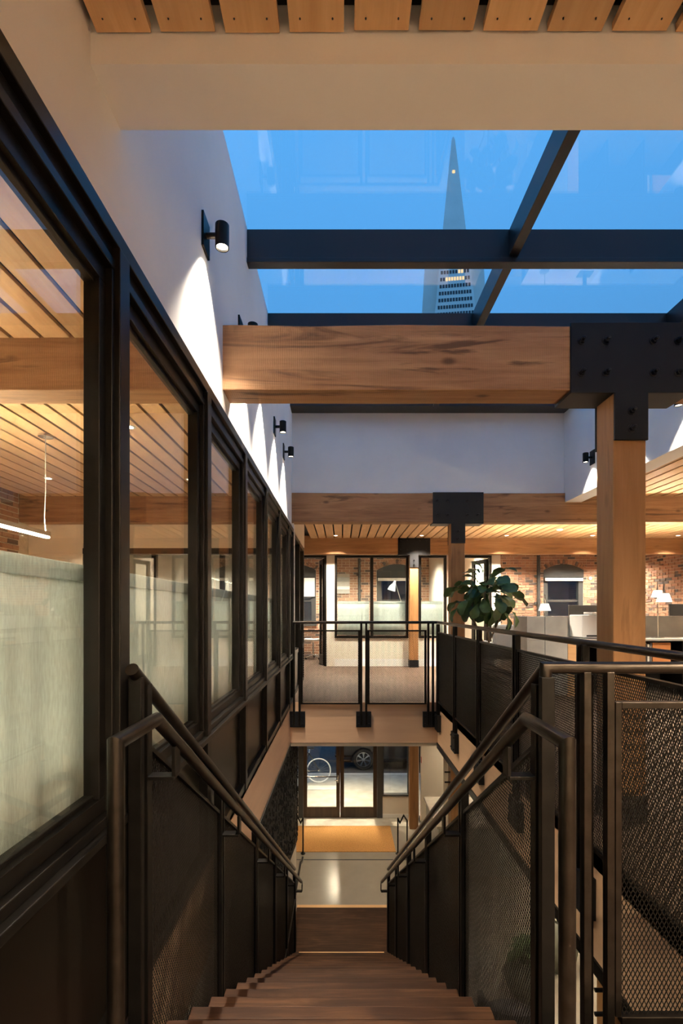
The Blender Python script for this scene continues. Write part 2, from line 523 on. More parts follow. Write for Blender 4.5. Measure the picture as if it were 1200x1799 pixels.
# outer shell (behind the camera and far right)
struct('wall_rear', B(-4.6, 8.1, -2.7, -2.5, ZL, 2.95), 'cream', 'cream wall behind the top landing')
struct('wall_side', MB().box(7.9, 8.1, -2.7, 10.6, 0, 2.95).box(7.9, 8.1, -2.7, 13.95, ZL, 0), 'cream', 'cream wall at the far right of the office')

# ---- ceilings: dark void with separate cedar boards below it
slab = MB()
slab.box(-4.6, 8.1, -2.5, 1.31, 2.86, 2.98)
slab.box(-4.6, -0.80, 1.31, 13.9, 2.86, 2.98)
slab.box(-0.80, 8.1, 6.76, 13.9, 2.86, 2.98)
slab.box(3.27, 8.1, 1.31, 6.76, 2.86, 2.98)
ceil = struct('ceiling', slab, 'dark_back', 'dark ceiling void above the spaced cedar boards')
PITCH, BW = 0.1735, 0.146
def boards(x0, x1, y0, y1, z=CEIL, phase=-0.66):
    proto = None
    i0 = math.ceil((x0 - phase) / PITCH - 1e-6)
    x = phase + i0 * PITCH
    while x + BW <= x1 + 1e-6:
        if proto is None:
            proto = B(x, x + BW, y0, y1, z, z + 0.022).build('board', 'board', ceil)
            px = x
        else:
            piece(proto, ceil, (x - px, random.uniform(-0.004, 0.004), random.uniform(0, 0.003)))
        x += PITCH
boards(-0.67, 3.2, -1.5, 1.305)
boards(-4.4, -0.81, -1.2, 2.77)
boards(-4.4, -0.81, 2.96, 6.60)
boards(-0.66, 7.88, 6.80, 10.40)
boards(3.28, 7.88, 2.96, 6.60)
boards(-0.66, 7.88, 10.60, 13.55)
# nails in the near boards
nl = MB()
for i in range(12):
    x = -0.66 + i * PITCH
    for dx in (0.03, BW - 0.03):
        nl.lathe((x + dx, 1.275, CEIL - 0.001), [(0.0025, 0), (0.0025, 0.003)], 6)
nl.build('nail_heads', 'blackplastic', ceil)

# ---- beams
def beam(y, z0, z1, label, x0=-4.4, x1=7.9, mat='beam'):
    mb = MB()
    # slightly wavy hand-sawn top edge
    n = 26; xs = [x0 + (x1 - x0) * i / n for i in range(n + 1)]
    rnd = random.Random(int(y * 10))
    tops = [z1 + rnd.uniform(-0.006, 0.006) for _ in xs]
    bots = [z0 + rnd.uniform(-0.002, 0.002) for _ in xs]
    poly = [(x, b) for x, b in zip(xs, bots)] + [(x, t) for x, t in reversed(list(zip(xs, tops)))]
    mb.prism(poly, 'Y', y, y + 0.19)
    o = mb.build('timber_beam', mat, bevel=0.006, origin=(1.6, y + 0.095, z0))
    return tag(o, label, 'beam', 'timber beams')
beam(2.77, 2.484, 2.855, 'rough-sawn timber beam under the skylight, nearest of the three')
beam(6.60, 2.43, 2.826, 'timber beam below the white end wall of the skylight, middle one', mat='beam')
beam(10.40, 2.44, 2.84, 'timber beam over the far glazed office front, farthest one', mat='beamx')

# ---- columns, upper and lower storey, and their steel brackets
COLS = [(1.653, 2.772, 2.484), (1.59, 6.60, 2.43), (1.56, 10.40, 2.44)]
names = ['nearest timber column, standing right of the near railing',
         'middle timber column, behind the potted fig',
         'far timber column in front of the office windows']
for (cx, cy, zt), lb in zip(COLS, names):
    t = thing('timber_column', (cx, cy + 0.094, 0), lb, 'column', 'upper timber columns')
    w = 0.094
    B(cx - w, cx + w, cy + 0.003, cy + 0.187, 0.0, zt).build('post', 'column', t, bevel=0.006)
    B(cx - w - 0.006, cx + w + 0.006, cy - 0.004, cy + 0.193, 0.0, 0.16).build('base_shoe', 'plate', t, bevel=0.003)
lows = ['lower timber column below the nearest railing corner', 'lower timber column beside the stair foot',
        'lower timber column beside the entrance window']
for (cx, cy, zt), lb in zip(COLS, lows):
    t = thing('timber_column', (cx, cy + 0.094, ZL), lb, 'column', 'lower timber columns')
    B(cx - 0.094, cx + 0.094, cy + 0.003, cy + 0.187, ZL, -0.60).build('post', 'column', t, bevel=0.006)
    for dz in (-1.0, -1.14):
        MB().tube([(cx - 0.094, cy + 0.06, dz), (cx - 0.17, cy + 0.06, dz)], 0.012, 8).build('bolt', 'plate', t)

def bracket(cx, cy, zb, zt, lb, stem=True):
    t = thing('steel_bracket', (cx, cy, zb), lb, 'bracket', 'black steel beam brackets')
    hw = 0.345; w = 0.096
    poly = [(cx - hw, zt + 0.008), (cx - hw, zb - 0.022), (cx - w, zb - 0.022), (cx - w, zb - 0.29), (cx + w, zb - 0.29),
            (cx + w, zb - 0.022), (cx + hw, zb - 0.022), (cx + hw, zt + 0.008)]
    MB().prism(poly, 'Y', cy - 0.014, cy).build('plate', 'plate', t, bevel=0.002)
    MB().prism(poly, 'Y', cy + 0.191, cy + 0.205).build('plate', 'plate', t, bevel=0.002)
    B(cx - hw, cx - w - 0.001, cy, cy + 0.191, zb - 0.022, zb - 0.004).build('saddle', 'plate', t)
    B(cx + w + 0.001, cx + hw, cy, cy + 0.191, zb - 0.022, zb - 0.004).build('saddle', 'plate', t)
    h = zt - zb
    spots_ = [(cx + dx, zb + dz) for dx in (-0.285, -0.145, 0.125, 0.265) for dz in (h * 0.25, h * 0.74)]
    spots_ += [(cx, zb - 0.125), (cx, zb - 0.225)]
    bp = None
    for x, z in spots_:
        if bp is None:
            mb = MB()
            mb.lathe((x, cy - 0.014, z), [(0.024, 0.0), (0.024, -0.004)], 14, 'Y')
            mb.lathe((x, cy - 0.018, z), [(0.017, 0.0), (0.017, -0.016)], 6, 'Y')
            mb.lathe((x, cy - 0.034, z), [(0.010, 0.0), (0.010, -0.016), (0.007, -0.019)], 10, 'Y')
            bp = mb.build('bolt', 'plate', t); bx, bz = x, z
        else:
            piece(bp, t, (x - bx, 0, z - bz))
    return t
bracket(1.653, 2.77, 2.484, 2.855, 'large black T-shaped steel plate with bolts at the near beam')
bracket(1.59, 6.60, 2.43, 2.826, 'black T-shaped steel plate with bolts on the middle beam')
bracket(1.56, 10.40, 2.44, 2.84, 'black steel plate joining the far beam and column')

# ---- skylight
ZG = 3.95
sk = thing('window_9', (1.2, 4.0, ZG), 'steel-barred glass skylight above the stairwell', None, None, 'structure')
ybars = [1.50, 3.48, 4.46, 5.44, 6.56]
xbars = [-0.68, 1.24, 3.03]
for y in ybars:
    mb = MB()
    if y == 1.50: mb.box(-0.68, 3.05, y, y + 0.05, 3.93, 3.966)
    elif y == 6.56: mb.box(-0.68, 3.05, 6.38, 6.625, 3.925, 3.966)
    else:
        mb.box(-0.68, 3.05, y, y + 0.05, 3.755, 3.965); mb.box(-0.68, 3.05, y - 0.012, y + 0.062, 3.72, 3.755)
    mb.build('cross_bar', 'skybar', sk, bevel=0.003)
for x in xbars[1:]:
    for y, y2 in zip(ybars[:-1], ybars[1:]):
        B(x - 0.034, x + 0.034 if x < 3 else x + 0.02, y + 0.0505, min(y2 - 0.0005, 6.379), 3.775 if y < 5 else 3.90, 3.962).build('rafter_bar', 'skybar', sk, bevel=0.003)
for x, x2 in zip(xbars[:-1], xbars[1:]):
    for y, y2 in zip(ybars[:-1], ybars[1:]):
        B(x, x2, y + 0.03, y2 + 0.03, 3.967, 3.975).build('pane', 'skyglass', sk)

# ---- left glazed partition
MULL = [-0.41, 0.52, 1.45, 2.38, 3.31, 4.24, 5.17, 6.10]
YEND = 6.60
gp = thing('window_1', (-0.685, 2.4, 0), 'black-framed glazed partition along the left of the stair', None, None, 'structure')
def head_prof(y0, y1):
    mb = MB()
    mb.box(-0.735, -0.652, y0, y1, 2.285, 2.335)
    mb.box(-0.735, -0.672, y0, y1, 2.245, 2.285)
    mb.box(-0.735, -0.662, y0, y1, 2.215, 2.245)
    return mb
head_prof(-1.34, YEND).build('head_rail', 'frame', gp, bevel=0.003)
mb = MB()
mb.box(-0.735, -0.640, -1.34, YEND, 0.585, 0.610)
mb.box(-0.735, -0.662, -1.34, YEND, 0.610, 0.640)
mb.build('sill_rail', 'frame', gp, bevel=0.003)
mb = MB(); mb.box(-0.735, -0.655, -1.34, YEND, 0.0, 0.05)
mb.build('bottom_rail', 'frame', gp, bevel=0.003)
post0 = None
for y in MULL + [YEND - 0.03]:
    mb = MB()
    mb.box(-0.74, -0.648, y - 0.033, y + 0.033, 0.0, 2.284)
    mb.box(-0.74, -0.664, y - 0.048, y + 0.048, 0.64, 2.214)
    if post0 is None:
        post0 = mb.build('mullion', 'frame', gp, bevel=0.003); y_p = y
    else: piece(post0, gp, (0, y - y_p, 0))
bays = list(zip([-1.34] + MULL, MULL + [YEND - 0.03]))
for a, b in bays:
    a2, b2 = a + 0.048, b - 0.048
    if b2 - a2 < 0.1: continue
    mb = MB()       # window sash: four sides
    for (p0, p1, q0, q1) in ((a2, b2, 2.165, 2.213), (a2, b2, 0.642, 0.685)):
        mb.box(-0.73, -0.684, p0, p1, q0, q1)
    mb.box(-0.73, -0.684, a2, a2 + 0.035, 0.685, 2.165); mb.box(-0.73, -0.684, b2 - 0.035, b2, 0.685, 2.165)
    mb.box(-0.73, -0.70, a2 + 0.035, b2 - 0.035, 2.150, 2.165); mb.box(-0.73, -0.70, a2 + 0.035, b2 - 0.035, 0.685, 0.698)
    mb.build('sash', 'frame', gp, bevel=0.002)
    B(-0.713, -0.707, a2 + 0.03, b2 - 0.03, 0.69, 2.16).build('pane', 'glass', gp)
    B(-0.72, -0.690, a + 0.034, b - 0.034, 0.05, 0.585).build('lower_panel', 'panel', gp)

# continuation of the glazed wall beyond the middle beam
gp2 = thing('window_2', (-0.70, 7.7, 0), 'narrow far stretch of the black glazed wall beyond the middle beam', None, None, 'structure')
for y in (6.84, 7.70, 8.56):
    B(-0.74, -0.665, y - 0.035, y + 0.035, 0.0, 2.33).build('mullion', 'frame', gp2)
mb = MB(); mb.box(-0.74, -0.67, 6.875, 8.525, 2.27, 2.33); mb.box(-0.74, -0.67, 6.875, 8.525, 0.58, 0.64); mb.box(-0.74, -0.67, 6.875, 8.525, 0, 0.05)
mb.build('rail', 'frame', gp2)
for a, b in ((6.875, 7.665), (7.735, 8.525)):
    B(-0.713, -0.707, a, b, 0.64, 2.27).build('pane', 'glass', gp2)
    B(-0.72, -0.69, a, b, 0.05, 0.58).build('lower_panel', 'panel', gp2)
struct('trim_6', B(-0.76, -0.66, 6.795, 8.60, 2.335, 2.78), 'cream', 'cream strip above the far glazed wall')
struct('trim_7', B(-0.74, -0.655, 6.63, 6.80, 0.0, 2.42), 'white', 'pale end post of the left wall under the middle beam')

# ---- left room shell
BRW = 0.215; BRH = 0.072
def brick_wall(name, label, plane, u0, u1, z0, z1, front, holes=(), max_obj=0, focus=None, axis='X', depth=0.3, sgn=1):
    """wall of single bricks. axis 'X': wall runs along X, faces -Y at y=front; axis 'Y': runs along Y, faces +X at x=front"""
    base = MB()
    # mortar slab split around the holes (holes: u0,u1,z0,z1)
    hs = sorted(holes)
    cur = u0
    def slab_(a, b, c, d):
        if axis == 'X': base.box(a, b, front + 0.008, front + depth, c, d)
        elif sgn < 0: base.box(front + 0.008, front + depth, a, b, c, d)
        else: base.box(front - depth, front - 0.008, a, b, c, d)
    for (a, b, c, d) in hs:
        slab_(cur, a, z0, z1)
        if c > z0: slab_(a, b, z0, c)
        if d < z1: slab_(a, b, d, z1)
        cur = b
    slab_(cur, u1, z0, z1)
    w = struct(name, base, 'mortar', label)
    lst = []
    row = 0; z = z0
    while z < z1 - 0.03:
        off = (row % 2) * BRW / 2
        header = (row % 6 == 5)
        pw = BRW / 2 if header else BRW
        u = u0 - off
        while u < u1:
            a, b = max(u0, u), min(u1, u + pw)
            zt = min(z1, z + BRH)
            for (ha, hb, hc, hd_) in hs:
                if zt > hc + 0.01 and z < hd_ - 0.01:
                    if a < hb and b > ha:
                        if a < ha: b = min(b, ha)
                        elif b > hb: a = max(a, hb)
                        else: a = b
            if b - a > 0.03: lst.append((a, b, z, zt))
            u += pw
        z += BRH; row += 1
    rnd = random.Random(5)
    def geo(a, b, c, d, push):
        j = 0.0075
        if axis == 'Y' and sgn < 0: return (front - push, front + 0.012, a + j, b - j, c + j, d - j)
        if axis == 'X': return (a + j, b - j, front - push, front + 0.012, c + j, d - j)
        return (front - 0.012, front + push, a + j, b - j, c + j, d - j)
    objs = []; rest = lst
    if max_obj:
        full = [q for q in lst if abs((q[1] - q[0]) - BRW) < 1e-4 and abs(q[3] - q[2] - BRH) < 1e-4]
        full.sort(key=lambda q: abs((q[0] + q[1]) / 2 - focus[0]) + 1.3 * abs((q[2] + q[3]) / 2 - focus[1]))
        objs = full[:max_obj]; ids = set(objs); rest = [q for q in lst if q not in ids]
    proto = None
    for q in objs:
        if proto is None:
            proto = B(*geo(*q, 0.006)).build('brick', 'brick', w); p0 = q
        else:
            d1 = q[0] - p0[0]; d3 = q[2] - p0[2]; pu = rnd.uniform(-0.004, 0.004)
            piece(proto, w, (d1, pu, d3) if axis == 'X' else (pu, d1, d3))
    mb = MB(); vals = []
    for q in rest:
        mb.box(*geo(*q, 0.006 + rnd.uniform(-0.004, 0.004))); vals += [rnd.random()] * 6
    if rest:
        o = mb.build('brick_courses', 'brick_rest', w)
        at = o.data.attributes.new('piece', 'FLOAT', 'FACE')
        at.data.foreach_set('value', vals)
        o['kind'] = 'stuff'
    return w

brick_wall('wall_west', 'old brick wall on the left of the meeting room', None, 4.0, 6.60, 1.1, 2.84, -4.40, axis='Y', depth=0.2,
           max_obj=200, focus=(6.5, 2.1))
struct('wall_west_low', MB().box(-4.6, -4.41, -2.5, 13.9, -0.5, 1.1).box(-4.6, -4.41, -2.5, 4.0, 1.1, 2.86).box(-4.6, -4.41, 6.6, 13.9, 1.1, 2.86), 'mortar', 'plain lower part of the brick meeting-room wall')
mr = MB()
mr.box(-4.4, -3.64, 6.80, 6.92, 0, 2.84); mr.box(-3.64, -0.76, 6.80, 6.92, 2.10, 2.84)
struct('wall_partition', mr, 'cream', 'cream end wall of the left meeting room')
dr = thing('door_1', (-2.2, 6.86, 0), 'black-framed glazed sliding doors at the end of the meeting room', None, None, 'structure')
mb = MB(); mb.box(-3.64, -0.76, 6.80, 6.93, 2.02, 2.10); 
for x in (-3.64, -2.68, -1.72, -0.82): mb.box(x, x + 0.06, 6.82, 6.91, 0.0, 2.02)
mb.build('frame', 'frame', dr)
for a, b in ((-3.58, -2.68), (-2.62, -1.72), (-1.66, -0.82)):
    B(a, b, 6.86, 6.866, 0.0, 2.02).build('pane', 'glass', dr)
struct('wall_inner', B(-4.4, -0.80, 9.4, 9.5, 0, 2.84), 'white', 'white wall beyond the glazed sliding doors')

# ---- far office front
YF = 10.65
ow = MB()
ow.box(-0.33, -0.15, YF, YF + 0.1, 0, 2.435); ow.box(-0.15, 2.40, YF, YF + 0.1, 0, 0.62)
ow.box(2.31, 2.66, YF, YF + 0.1, 0.62, 2.435); ow.box(2.40, 2.66, YF, YF + 0.1, 0, 0.62)
ow.box(3.30, 3.50, YF, YF + 0.1, 0, 2.435); ow.box(-3.0, 3.50, YF, YF + 0.1, 2.435, 2.84); ow.box(-3.0, -0.90, YF, YF + 0.1, 0, 2.435)
ow.box(3.40, 3.50, YF + 0.1, 13.55, 0, 2.84); ow.box(2.45, 2.55, YF + 0.1, 13.55, 0, 2.84)
struct('wall_office', ow, 'cream', 'cream partition of the far glazed offices')
struct('baseboard_office', B(-0.15, 2.40, YF - 0.015, YF, 0, 0.16), 'whiteplastic', 'pale skirting under the far office windows')
def office_window(n, x0, x1, mull, label):
    t = thing('window_%d' % n, ((x0 + x1) / 2, YF, 0.62), label, None, None, 'structure')
    f = 0.05
    mb = MB()
    mb.box(x0, x1, YF - 0.02, YF + 0.07, 2.385, 2.435); mb.box(x0, x1, YF - 0.02, YF + 0.07, 0.62, 0.67)
    mb.box(x0, x0 + f, YF - 0.02, YF + 0.07, 0.67, 2.385); mb.box(x1 - f, x1, YF - 0.02, YF + 0.07, 0.67, 2.385)
    for m in mull: mb.box(m - 0.035, m + 0.035, YF - 0.02, YF + 0.07, 0.67, 2.385)
    mb.build('frame', 'frame', t, bevel=0.002)
    xs = [x0 + f] + [v for m in mull for v in (m - 0.035, m + 0.035)] + [x1 - f]
    for a, b in zip(xs[::2], xs[1::2]):
        B(a, b, YF + 0.02, YF + 0.026, 0.67, 2.385).build('pane', 'glass', t)
office_window(3, -0.15, 1.47, [0.665], 'black-framed double window of the far office')
office_window(4, 1.70, 2.31, [], 'narrow black-framed window right of the far column')
def door_open(n, x0, x1, label, hinge, ang):
    t = thing('door_%d' % n, ((x0 + x1) / 2, YF, 0), label, None, None, 'structure')
    mb = MB(); mb.box(x0, x0 + 0.05, YF - 0.02, YF + 0.1, 0, 2.385); mb.box(x1 - 0.05, x1, YF - 0.02, YF + 0.1, 0, 2.385); mb.box(x0, x1, YF - 0.02, YF + 0.1, 2.385, 2.435)
    mb.build('frame', 'frame', t)
    # open leaf swung into the office
    w = x1 - x0 - 0.1
    hx = x1 - 0.06 if hinge > 0 else x0 + 0.06
    d = Vector((-hinge * math.cos(ang), math.sin(ang), 0)); p = Vector((hx, YF + 0.1, 0))
    mb = MB()
    for (s0, s1, za, zb) in ((0, 0.09, 0.01, 2.37), (w - 0.09, w, 0.01, 2.37), (0.09, w - 0.09, 0.01, 0.22), (0.09, w - 0.09, 2.28, 2.37)):
        mb.bar(p + d * s0 + Vector((0, 0, (za + zb) / 2)), p + d * s1 + Vector((0, 0, (za + zb) / 2)), 0.045, zb - za)
    lf = mb.build('leaf', 'frame', t)
    mb = MB(); mb.bar(p + d * 0.09 + Vector((0, 0, 1.25)), p + d * (w - 0.09) + Vector((0, 0, 1.25)), 0.006, 2.06)
    mb.build('pane', 'glass', lf)
    q = p + d * (w - 0.05) + Vector((-0.04 * 1, -0.05, 1.0))
    mb = MB(); mb.tube([q, q + d * -0.1], 0.01, 8); mb.build('handle', 'chrome', lf)
door_open(2, -0.90, -0.33, 'black-framed office door standing open at the far left', 1, 1.35)
door_open(3, 2.66, 3.30, 'black-framed glass door open to the bright white office behind the fig', 1, 1.2)

# ---- front brick wall with arched windows
YB = 13.6
WIN = [(-1.90, -0.72), (0.99, 2.13), (5.68, 6.80)]
holes = [(a, b, 0.85, 2.36) for a, b in WIN]
brick_wall('wall_north', 'old brick street wall behind the far offices', None, -3.0, 7.9, 0.0, 2.84, YB, holes=holes, max_obj=300, focus=(6.2, 1.95), depth=0.34)
brick_wall('wall_east', 'old brick side wall at the far right behind the desk lamps', None, 10.6, 13.59, 0.0, 2.84, 7.9, axis='Y', sgn=-1, depth=0.2, max_obj=220, focus=(11.7, 1.8))
for k, (a, b) in enumerate(WIN):
    t = thing('window_%d' % (5 + k), ((a + b) / 2, YB, 0.85),
              ['dark timber window with a lowered white blind seen past the open office door', 'dark arched timber window behind the far office desk lamp',
               'dark arched timber window right of the potted fig'][k], None, None, 'structure')
    c = (a + b) / 2; hw = (b - a) / 2
    # arched head board
    arc = [(c + hw * math.sin(th), 2.22 + 0.0 + (math.cos(th) - math.cos(0.62)) * 0.62) for th in [(-0.62 + 1.24 * i / 12) / 0.62 * (PI / 2) * 0.62 for i in range(13)]]
    arc = []
    for i in range(13):
        s = -1 + 2 * i / 12
        arc.append((c + hw * s, 2.36 + 0.17 * (1 - s * s)))
    MB().prism([(a, 2.16), (b, 2.16)] + arc[::-1], 'Y', YB - 0.016, YB + 0.10).build('arched_head', 'greypaint', t)
    mb = MB()
    mb.box(a, a + 0.13, YB + 0.02, YB + 0.16, 0.85, 2.16); mb.box(b - 0.13, b, YB + 0.02, YB + 0.16, 0.85, 2.16)
    mb.box(a + 0.13, b - 0.13, YB + 0.05, YB + 0.16, 0.85, 0.95); mb.box(a + 0.13, b - 0.13, YB + 0.07, YB + 0.14, 1.47, 1.53)
    mb.box(a + 0.13, b - 0.13, YB + 0.07, YB + 0.14, 2.06, 2.16)
    mb.build('frame', 'greypaint', t, bevel=0.004)
    B(a + 0.13, b - 0.13, YB + 0.10, YB + 0.106, 0.95, 2.06).build('pane', 'glass', t)
    zb = 2.06 if k else 1.62
    B(a + 0.03, b - 0.03, YB - 0.045, YB - 0.017, zb, 2.14).build('roller_blind', 'whiteplastic', t)
    B(a - 0.03, b + 0.03, YB - 0.05, YB + 0.02, 0.80, 0.85).build('sill', 'greypaint', t)
    # voussoirs
    for i in range(17):
        s = -1.08 + 2.16 * (i + 0.5) / 17
        x = c + hw * s; z = 2.36 + 0.17 * (1 - min(1, s * s)) - 0.0 + 0.075
        sl = -2 * 0.17 * s / hw
        n_ = Vector((-sl, 0, 1)).normalized()
        mb = MB(); mb.bar(Vector((x, YB - 0.014, z)) - n_ * 0.055, Vector((x, YB - 0.014, z)) + n_ * 0.06, 0.026, 0.056, (1, 0, 0))
        mb.build('brick', 'brick', t)

# ---- lower storey walls
struct('wall_stair', MB().box(-0.82, -0.70, -2.5, 7.5, ZL, -0.56).box(-1.17, -0.82, 7.38, 7.5, ZL, -0.60), 'cream', 'cream wall under the left edge of the stairwell')
struct('wall_entry', B(-1.17, -1.05, 7.5, 10.98, ZL, -0.60), 'cream', 'cream wall left of the entrance')
struct('wall_lobby', MB().box(1.76, 4.6, 10.70, 10.82, ZL, -0.60).box(4.5, 4.6, -2.5, 10.70, ZL, -0.60), 'cream', 'cream lobby wall right of the entrance')
struct('wall_pier', B(1.79, 2.02, 8.2, 8.5, ZL, -0.60), 'cream', 'narrow cream pier beside the reception desk')
fw = MB()
YD = 10.98
fw.box(-1.17, -1.03, YD, YD + 0.12, ZL, -0.6); fw.box(0.93, 1.76, YD, YD + 0.12, ZL, ZL + 0.50); fw.box(1.53, 1.76, YD, YD + 0.12, ZL + 0.5, -0.6)
fw.box(-1.03, -0.98, YD, YD + 0.12, ZL, ZL + 0.5); fw.box(-1.03, 1.53, YD, YD + 0.12, -0.95, -0.6)
struct('wall_entrance', fw, 'cream', 'cream wall below and beside the entrance windows')
struct('baseboard_entrance', B(0.93, 1.53, YD - 0.015, YD, ZL, ZL + 0.09), 'whiteplastic', 'pale skirting below the entrance window')
t = thing('window_8', (1.23, YD, ZL + 0.5), 'street window right of the entrance doors', None, None, 'structure')
mb = MB(); mb.box(0.93, 1.53, YD - 0.03, YD + 0.1, ZL + 0.50, ZL + 0.535); mb.box(0.93, 0.96, YD, YD + 0.08, ZL + 0.535, -0.95); mb.box(1.50, 1.53, YD, YD + 0.08, ZL + 0.535, -0.95)
mb.build('frame', 'greypaint', t)
B(0.96, 1.50, YD + 0.04, YD + 0.046, ZL + 0.535, -0.95).build('pane', 'glass', t)
B(-1.03, -0.98, YD + 0.04, YD + 0.046, ZL + 0.535, -0.95).build('pane', 'glass', t)
M['darkwood'] = wood('dark_stained_door', (0.030, 0.018, 0.010), (0.055, 0.034, 0.020), (0.085, 0.052, 0.030), 'Z', 1.0, 0.4, 0, 0.1)
t = thing('door_4', (-0.05, YD, ZL), 'dark timber double entrance doors with large glass panes', None, None, 'structure')
mb = MB(); mb.box(-0.98, -0.87, YD - 0.03, YD + 0.13, ZL, -0.95); mb.box(0.81, 0.93, YD - 0.03, YD + 0.13, ZL, -0.95); mb.box(-0.87, 0.81, YD - 0.03, YD + 0.13, -1.10, -0.95)
mb.build('frame', 'greypaint', t)
for s, (a, b) in enumerate(((-0.865, -0.033), (-0.027, 0.805))):
    mb = MB()
    mb.box(a, a + 0.085, YD, YD + 0.05, ZL + 0.01, -1.11); mb.box(b - 0.085, b, YD, YD + 0.05, ZL + 0.01, -1.11)
    mb.box(a + 0.085, b - 0.085, YD, YD + 0.05, ZL + 0.01, ZL + 0.24); mb.box(a + 0.085, b - 0.085, YD, YD + 0.05, -1.23, -1.11)
    lf = mb.build('leaf', 'darkwood', t, bevel=0.003)
    B(a + 0.085, b - 0.085, YD + 0.02, YD + 0.026, ZL + 0.24, -1.23).build('pane', 'glass', lf)
    if s == 0:
        mb = MB(); mb.tube([(a + 0.03, YD - 0.05, ZL + 0.95), (b - 0.05, YD - 0.05, ZL + 0.95)], 0.014, 8)
        mb.tube([(a + 0.04, YD, ZL + 0.95), (a + 0.04, YD - 0.05, ZL + 0.95)], 0.01, 6)
        mb.build('push_bar', 'rail', lf)
        mb = MB(); mb.box(b - 0.07, b - 0.03, YD - 0.02, YD, ZL + 0.80, ZL + 0.98); mb.tube([(b - 0.05, YD - 0.06, ZL + 0.87), (b - 0.12, YD - 0.06, ZL + 0.87)], 0.012, 8)
        mb.tube([(b - 0.05, YD, ZL + 0.87), (b - 0.05, YD - 0.06, ZL + 0.87)], 0.012, 8)
        mb.build('lock_lever', 'chrome', lf)

# ---- street
struct('ground', MB().prism([(11.1, ZL - 0.4), (14.1, ZL - 0.4), (14.1, ZL - 0.07), (11.1, ZL - 0.01)], 'X', -9, 14), 'paver', 'pale concrete sidewalk outside the entrance')
struct('ground_kerb', B(-9, 14, 14.1, 14.25, ZL - 0.4, ZL - 0.08), 'pale_concrete', 'pale kerb at the edge of the street')
struct('ground_street', B(-400, 400, 14.25, 400, ZL - 0.6, ZL - 0.24), 'asphalt', 'dark asphalt street')
fac = struct('wall_opposite', B(-14, 22, 24.0, 25.0, ZL - 0.3, 5.5), plain('dark_facade', (0.06, 0.045, 0.04), 0.9, 0, 0.3, 2), 'dark building front across the street')

# ================================================================== STAIR
st = thing('staircase', (0, Y0, ZLAND), 'dark oak staircase descending between the two mesh railings', 'staircase')
tr0 = ns0 = rs0 = None
for k in range(1, 18):
    y = Y0 + RUN * k; z = -RISE * k
    if tr0 is None:
        tr0 = B(-0.597, 0.597, y - RUN - 0.01, y - 0.062, z - 0.042, z).build('tread', 'tread', st, bevel=0.002); ky, kz = y, z
        rs0 = B(-0.59, 0.59, y - RUN - 0.028, y - RUN - 0.012, z - 0.0, z + RISE - 0.043).build('riser', 'tread', st)
        ns0 = B(-0.597, 0.597, y - 0.060, y, z - 0.042, z).build('nosing', 'tread', tr0, bevel=0.004)
    else:
        t_ = piece(tr0, st, (0, y - ky, z - kz)); piece(ns0, t_, (0, 0, 0)); piece(rs0, st, (0, y - ky, z - kz))
piece(rs0, st, (0, RUN * 17, -RISE * 17))
y17 = Y0 + RUN * 17
B(-0.54, 0.54, y17 - 0.012, y17 + 0.002, -RISE * 17 - 0.002, -RISE * 17 + 0.002).build('painted_glint', 'oak_light', st)  # pale strip painted in for the light reflecting off the last nosing
B(-0.68, 0.85, y17 - 0.0, 7.36, ZLAND - 0.045, ZLAND).build('foot_landing', 'tread', st, bevel=0.002)
B(-0.68, 0.85, 7.36, 7.43, ZLAND - 0.06, ZLAND + 0.001).build('landing_edge', 'oak_light', st, bevel=0.004)
B(-0.68, 0.85, 7.38, 7.40, ZL, ZLAND - 0.06).build('riser', 'tread', st)
def zn(y): return -SL * (y - Y0)
for s in (-1, 1):
    poly = [(Y0 + 0.02, zn(Y0) - 0.24), (y17 + 0.25, zn(y17 + 0.25) - 0.20), (y17 + 0.25, ZL), (y17 - 0.1, ZL), (Y0 + 0.02, zn(Y0) - 0.5)]
    MB().prism(poly, 'X', s * 0.565 - 0.006, s * 0.565 + 0.006).build('stringer', 'steel', st)

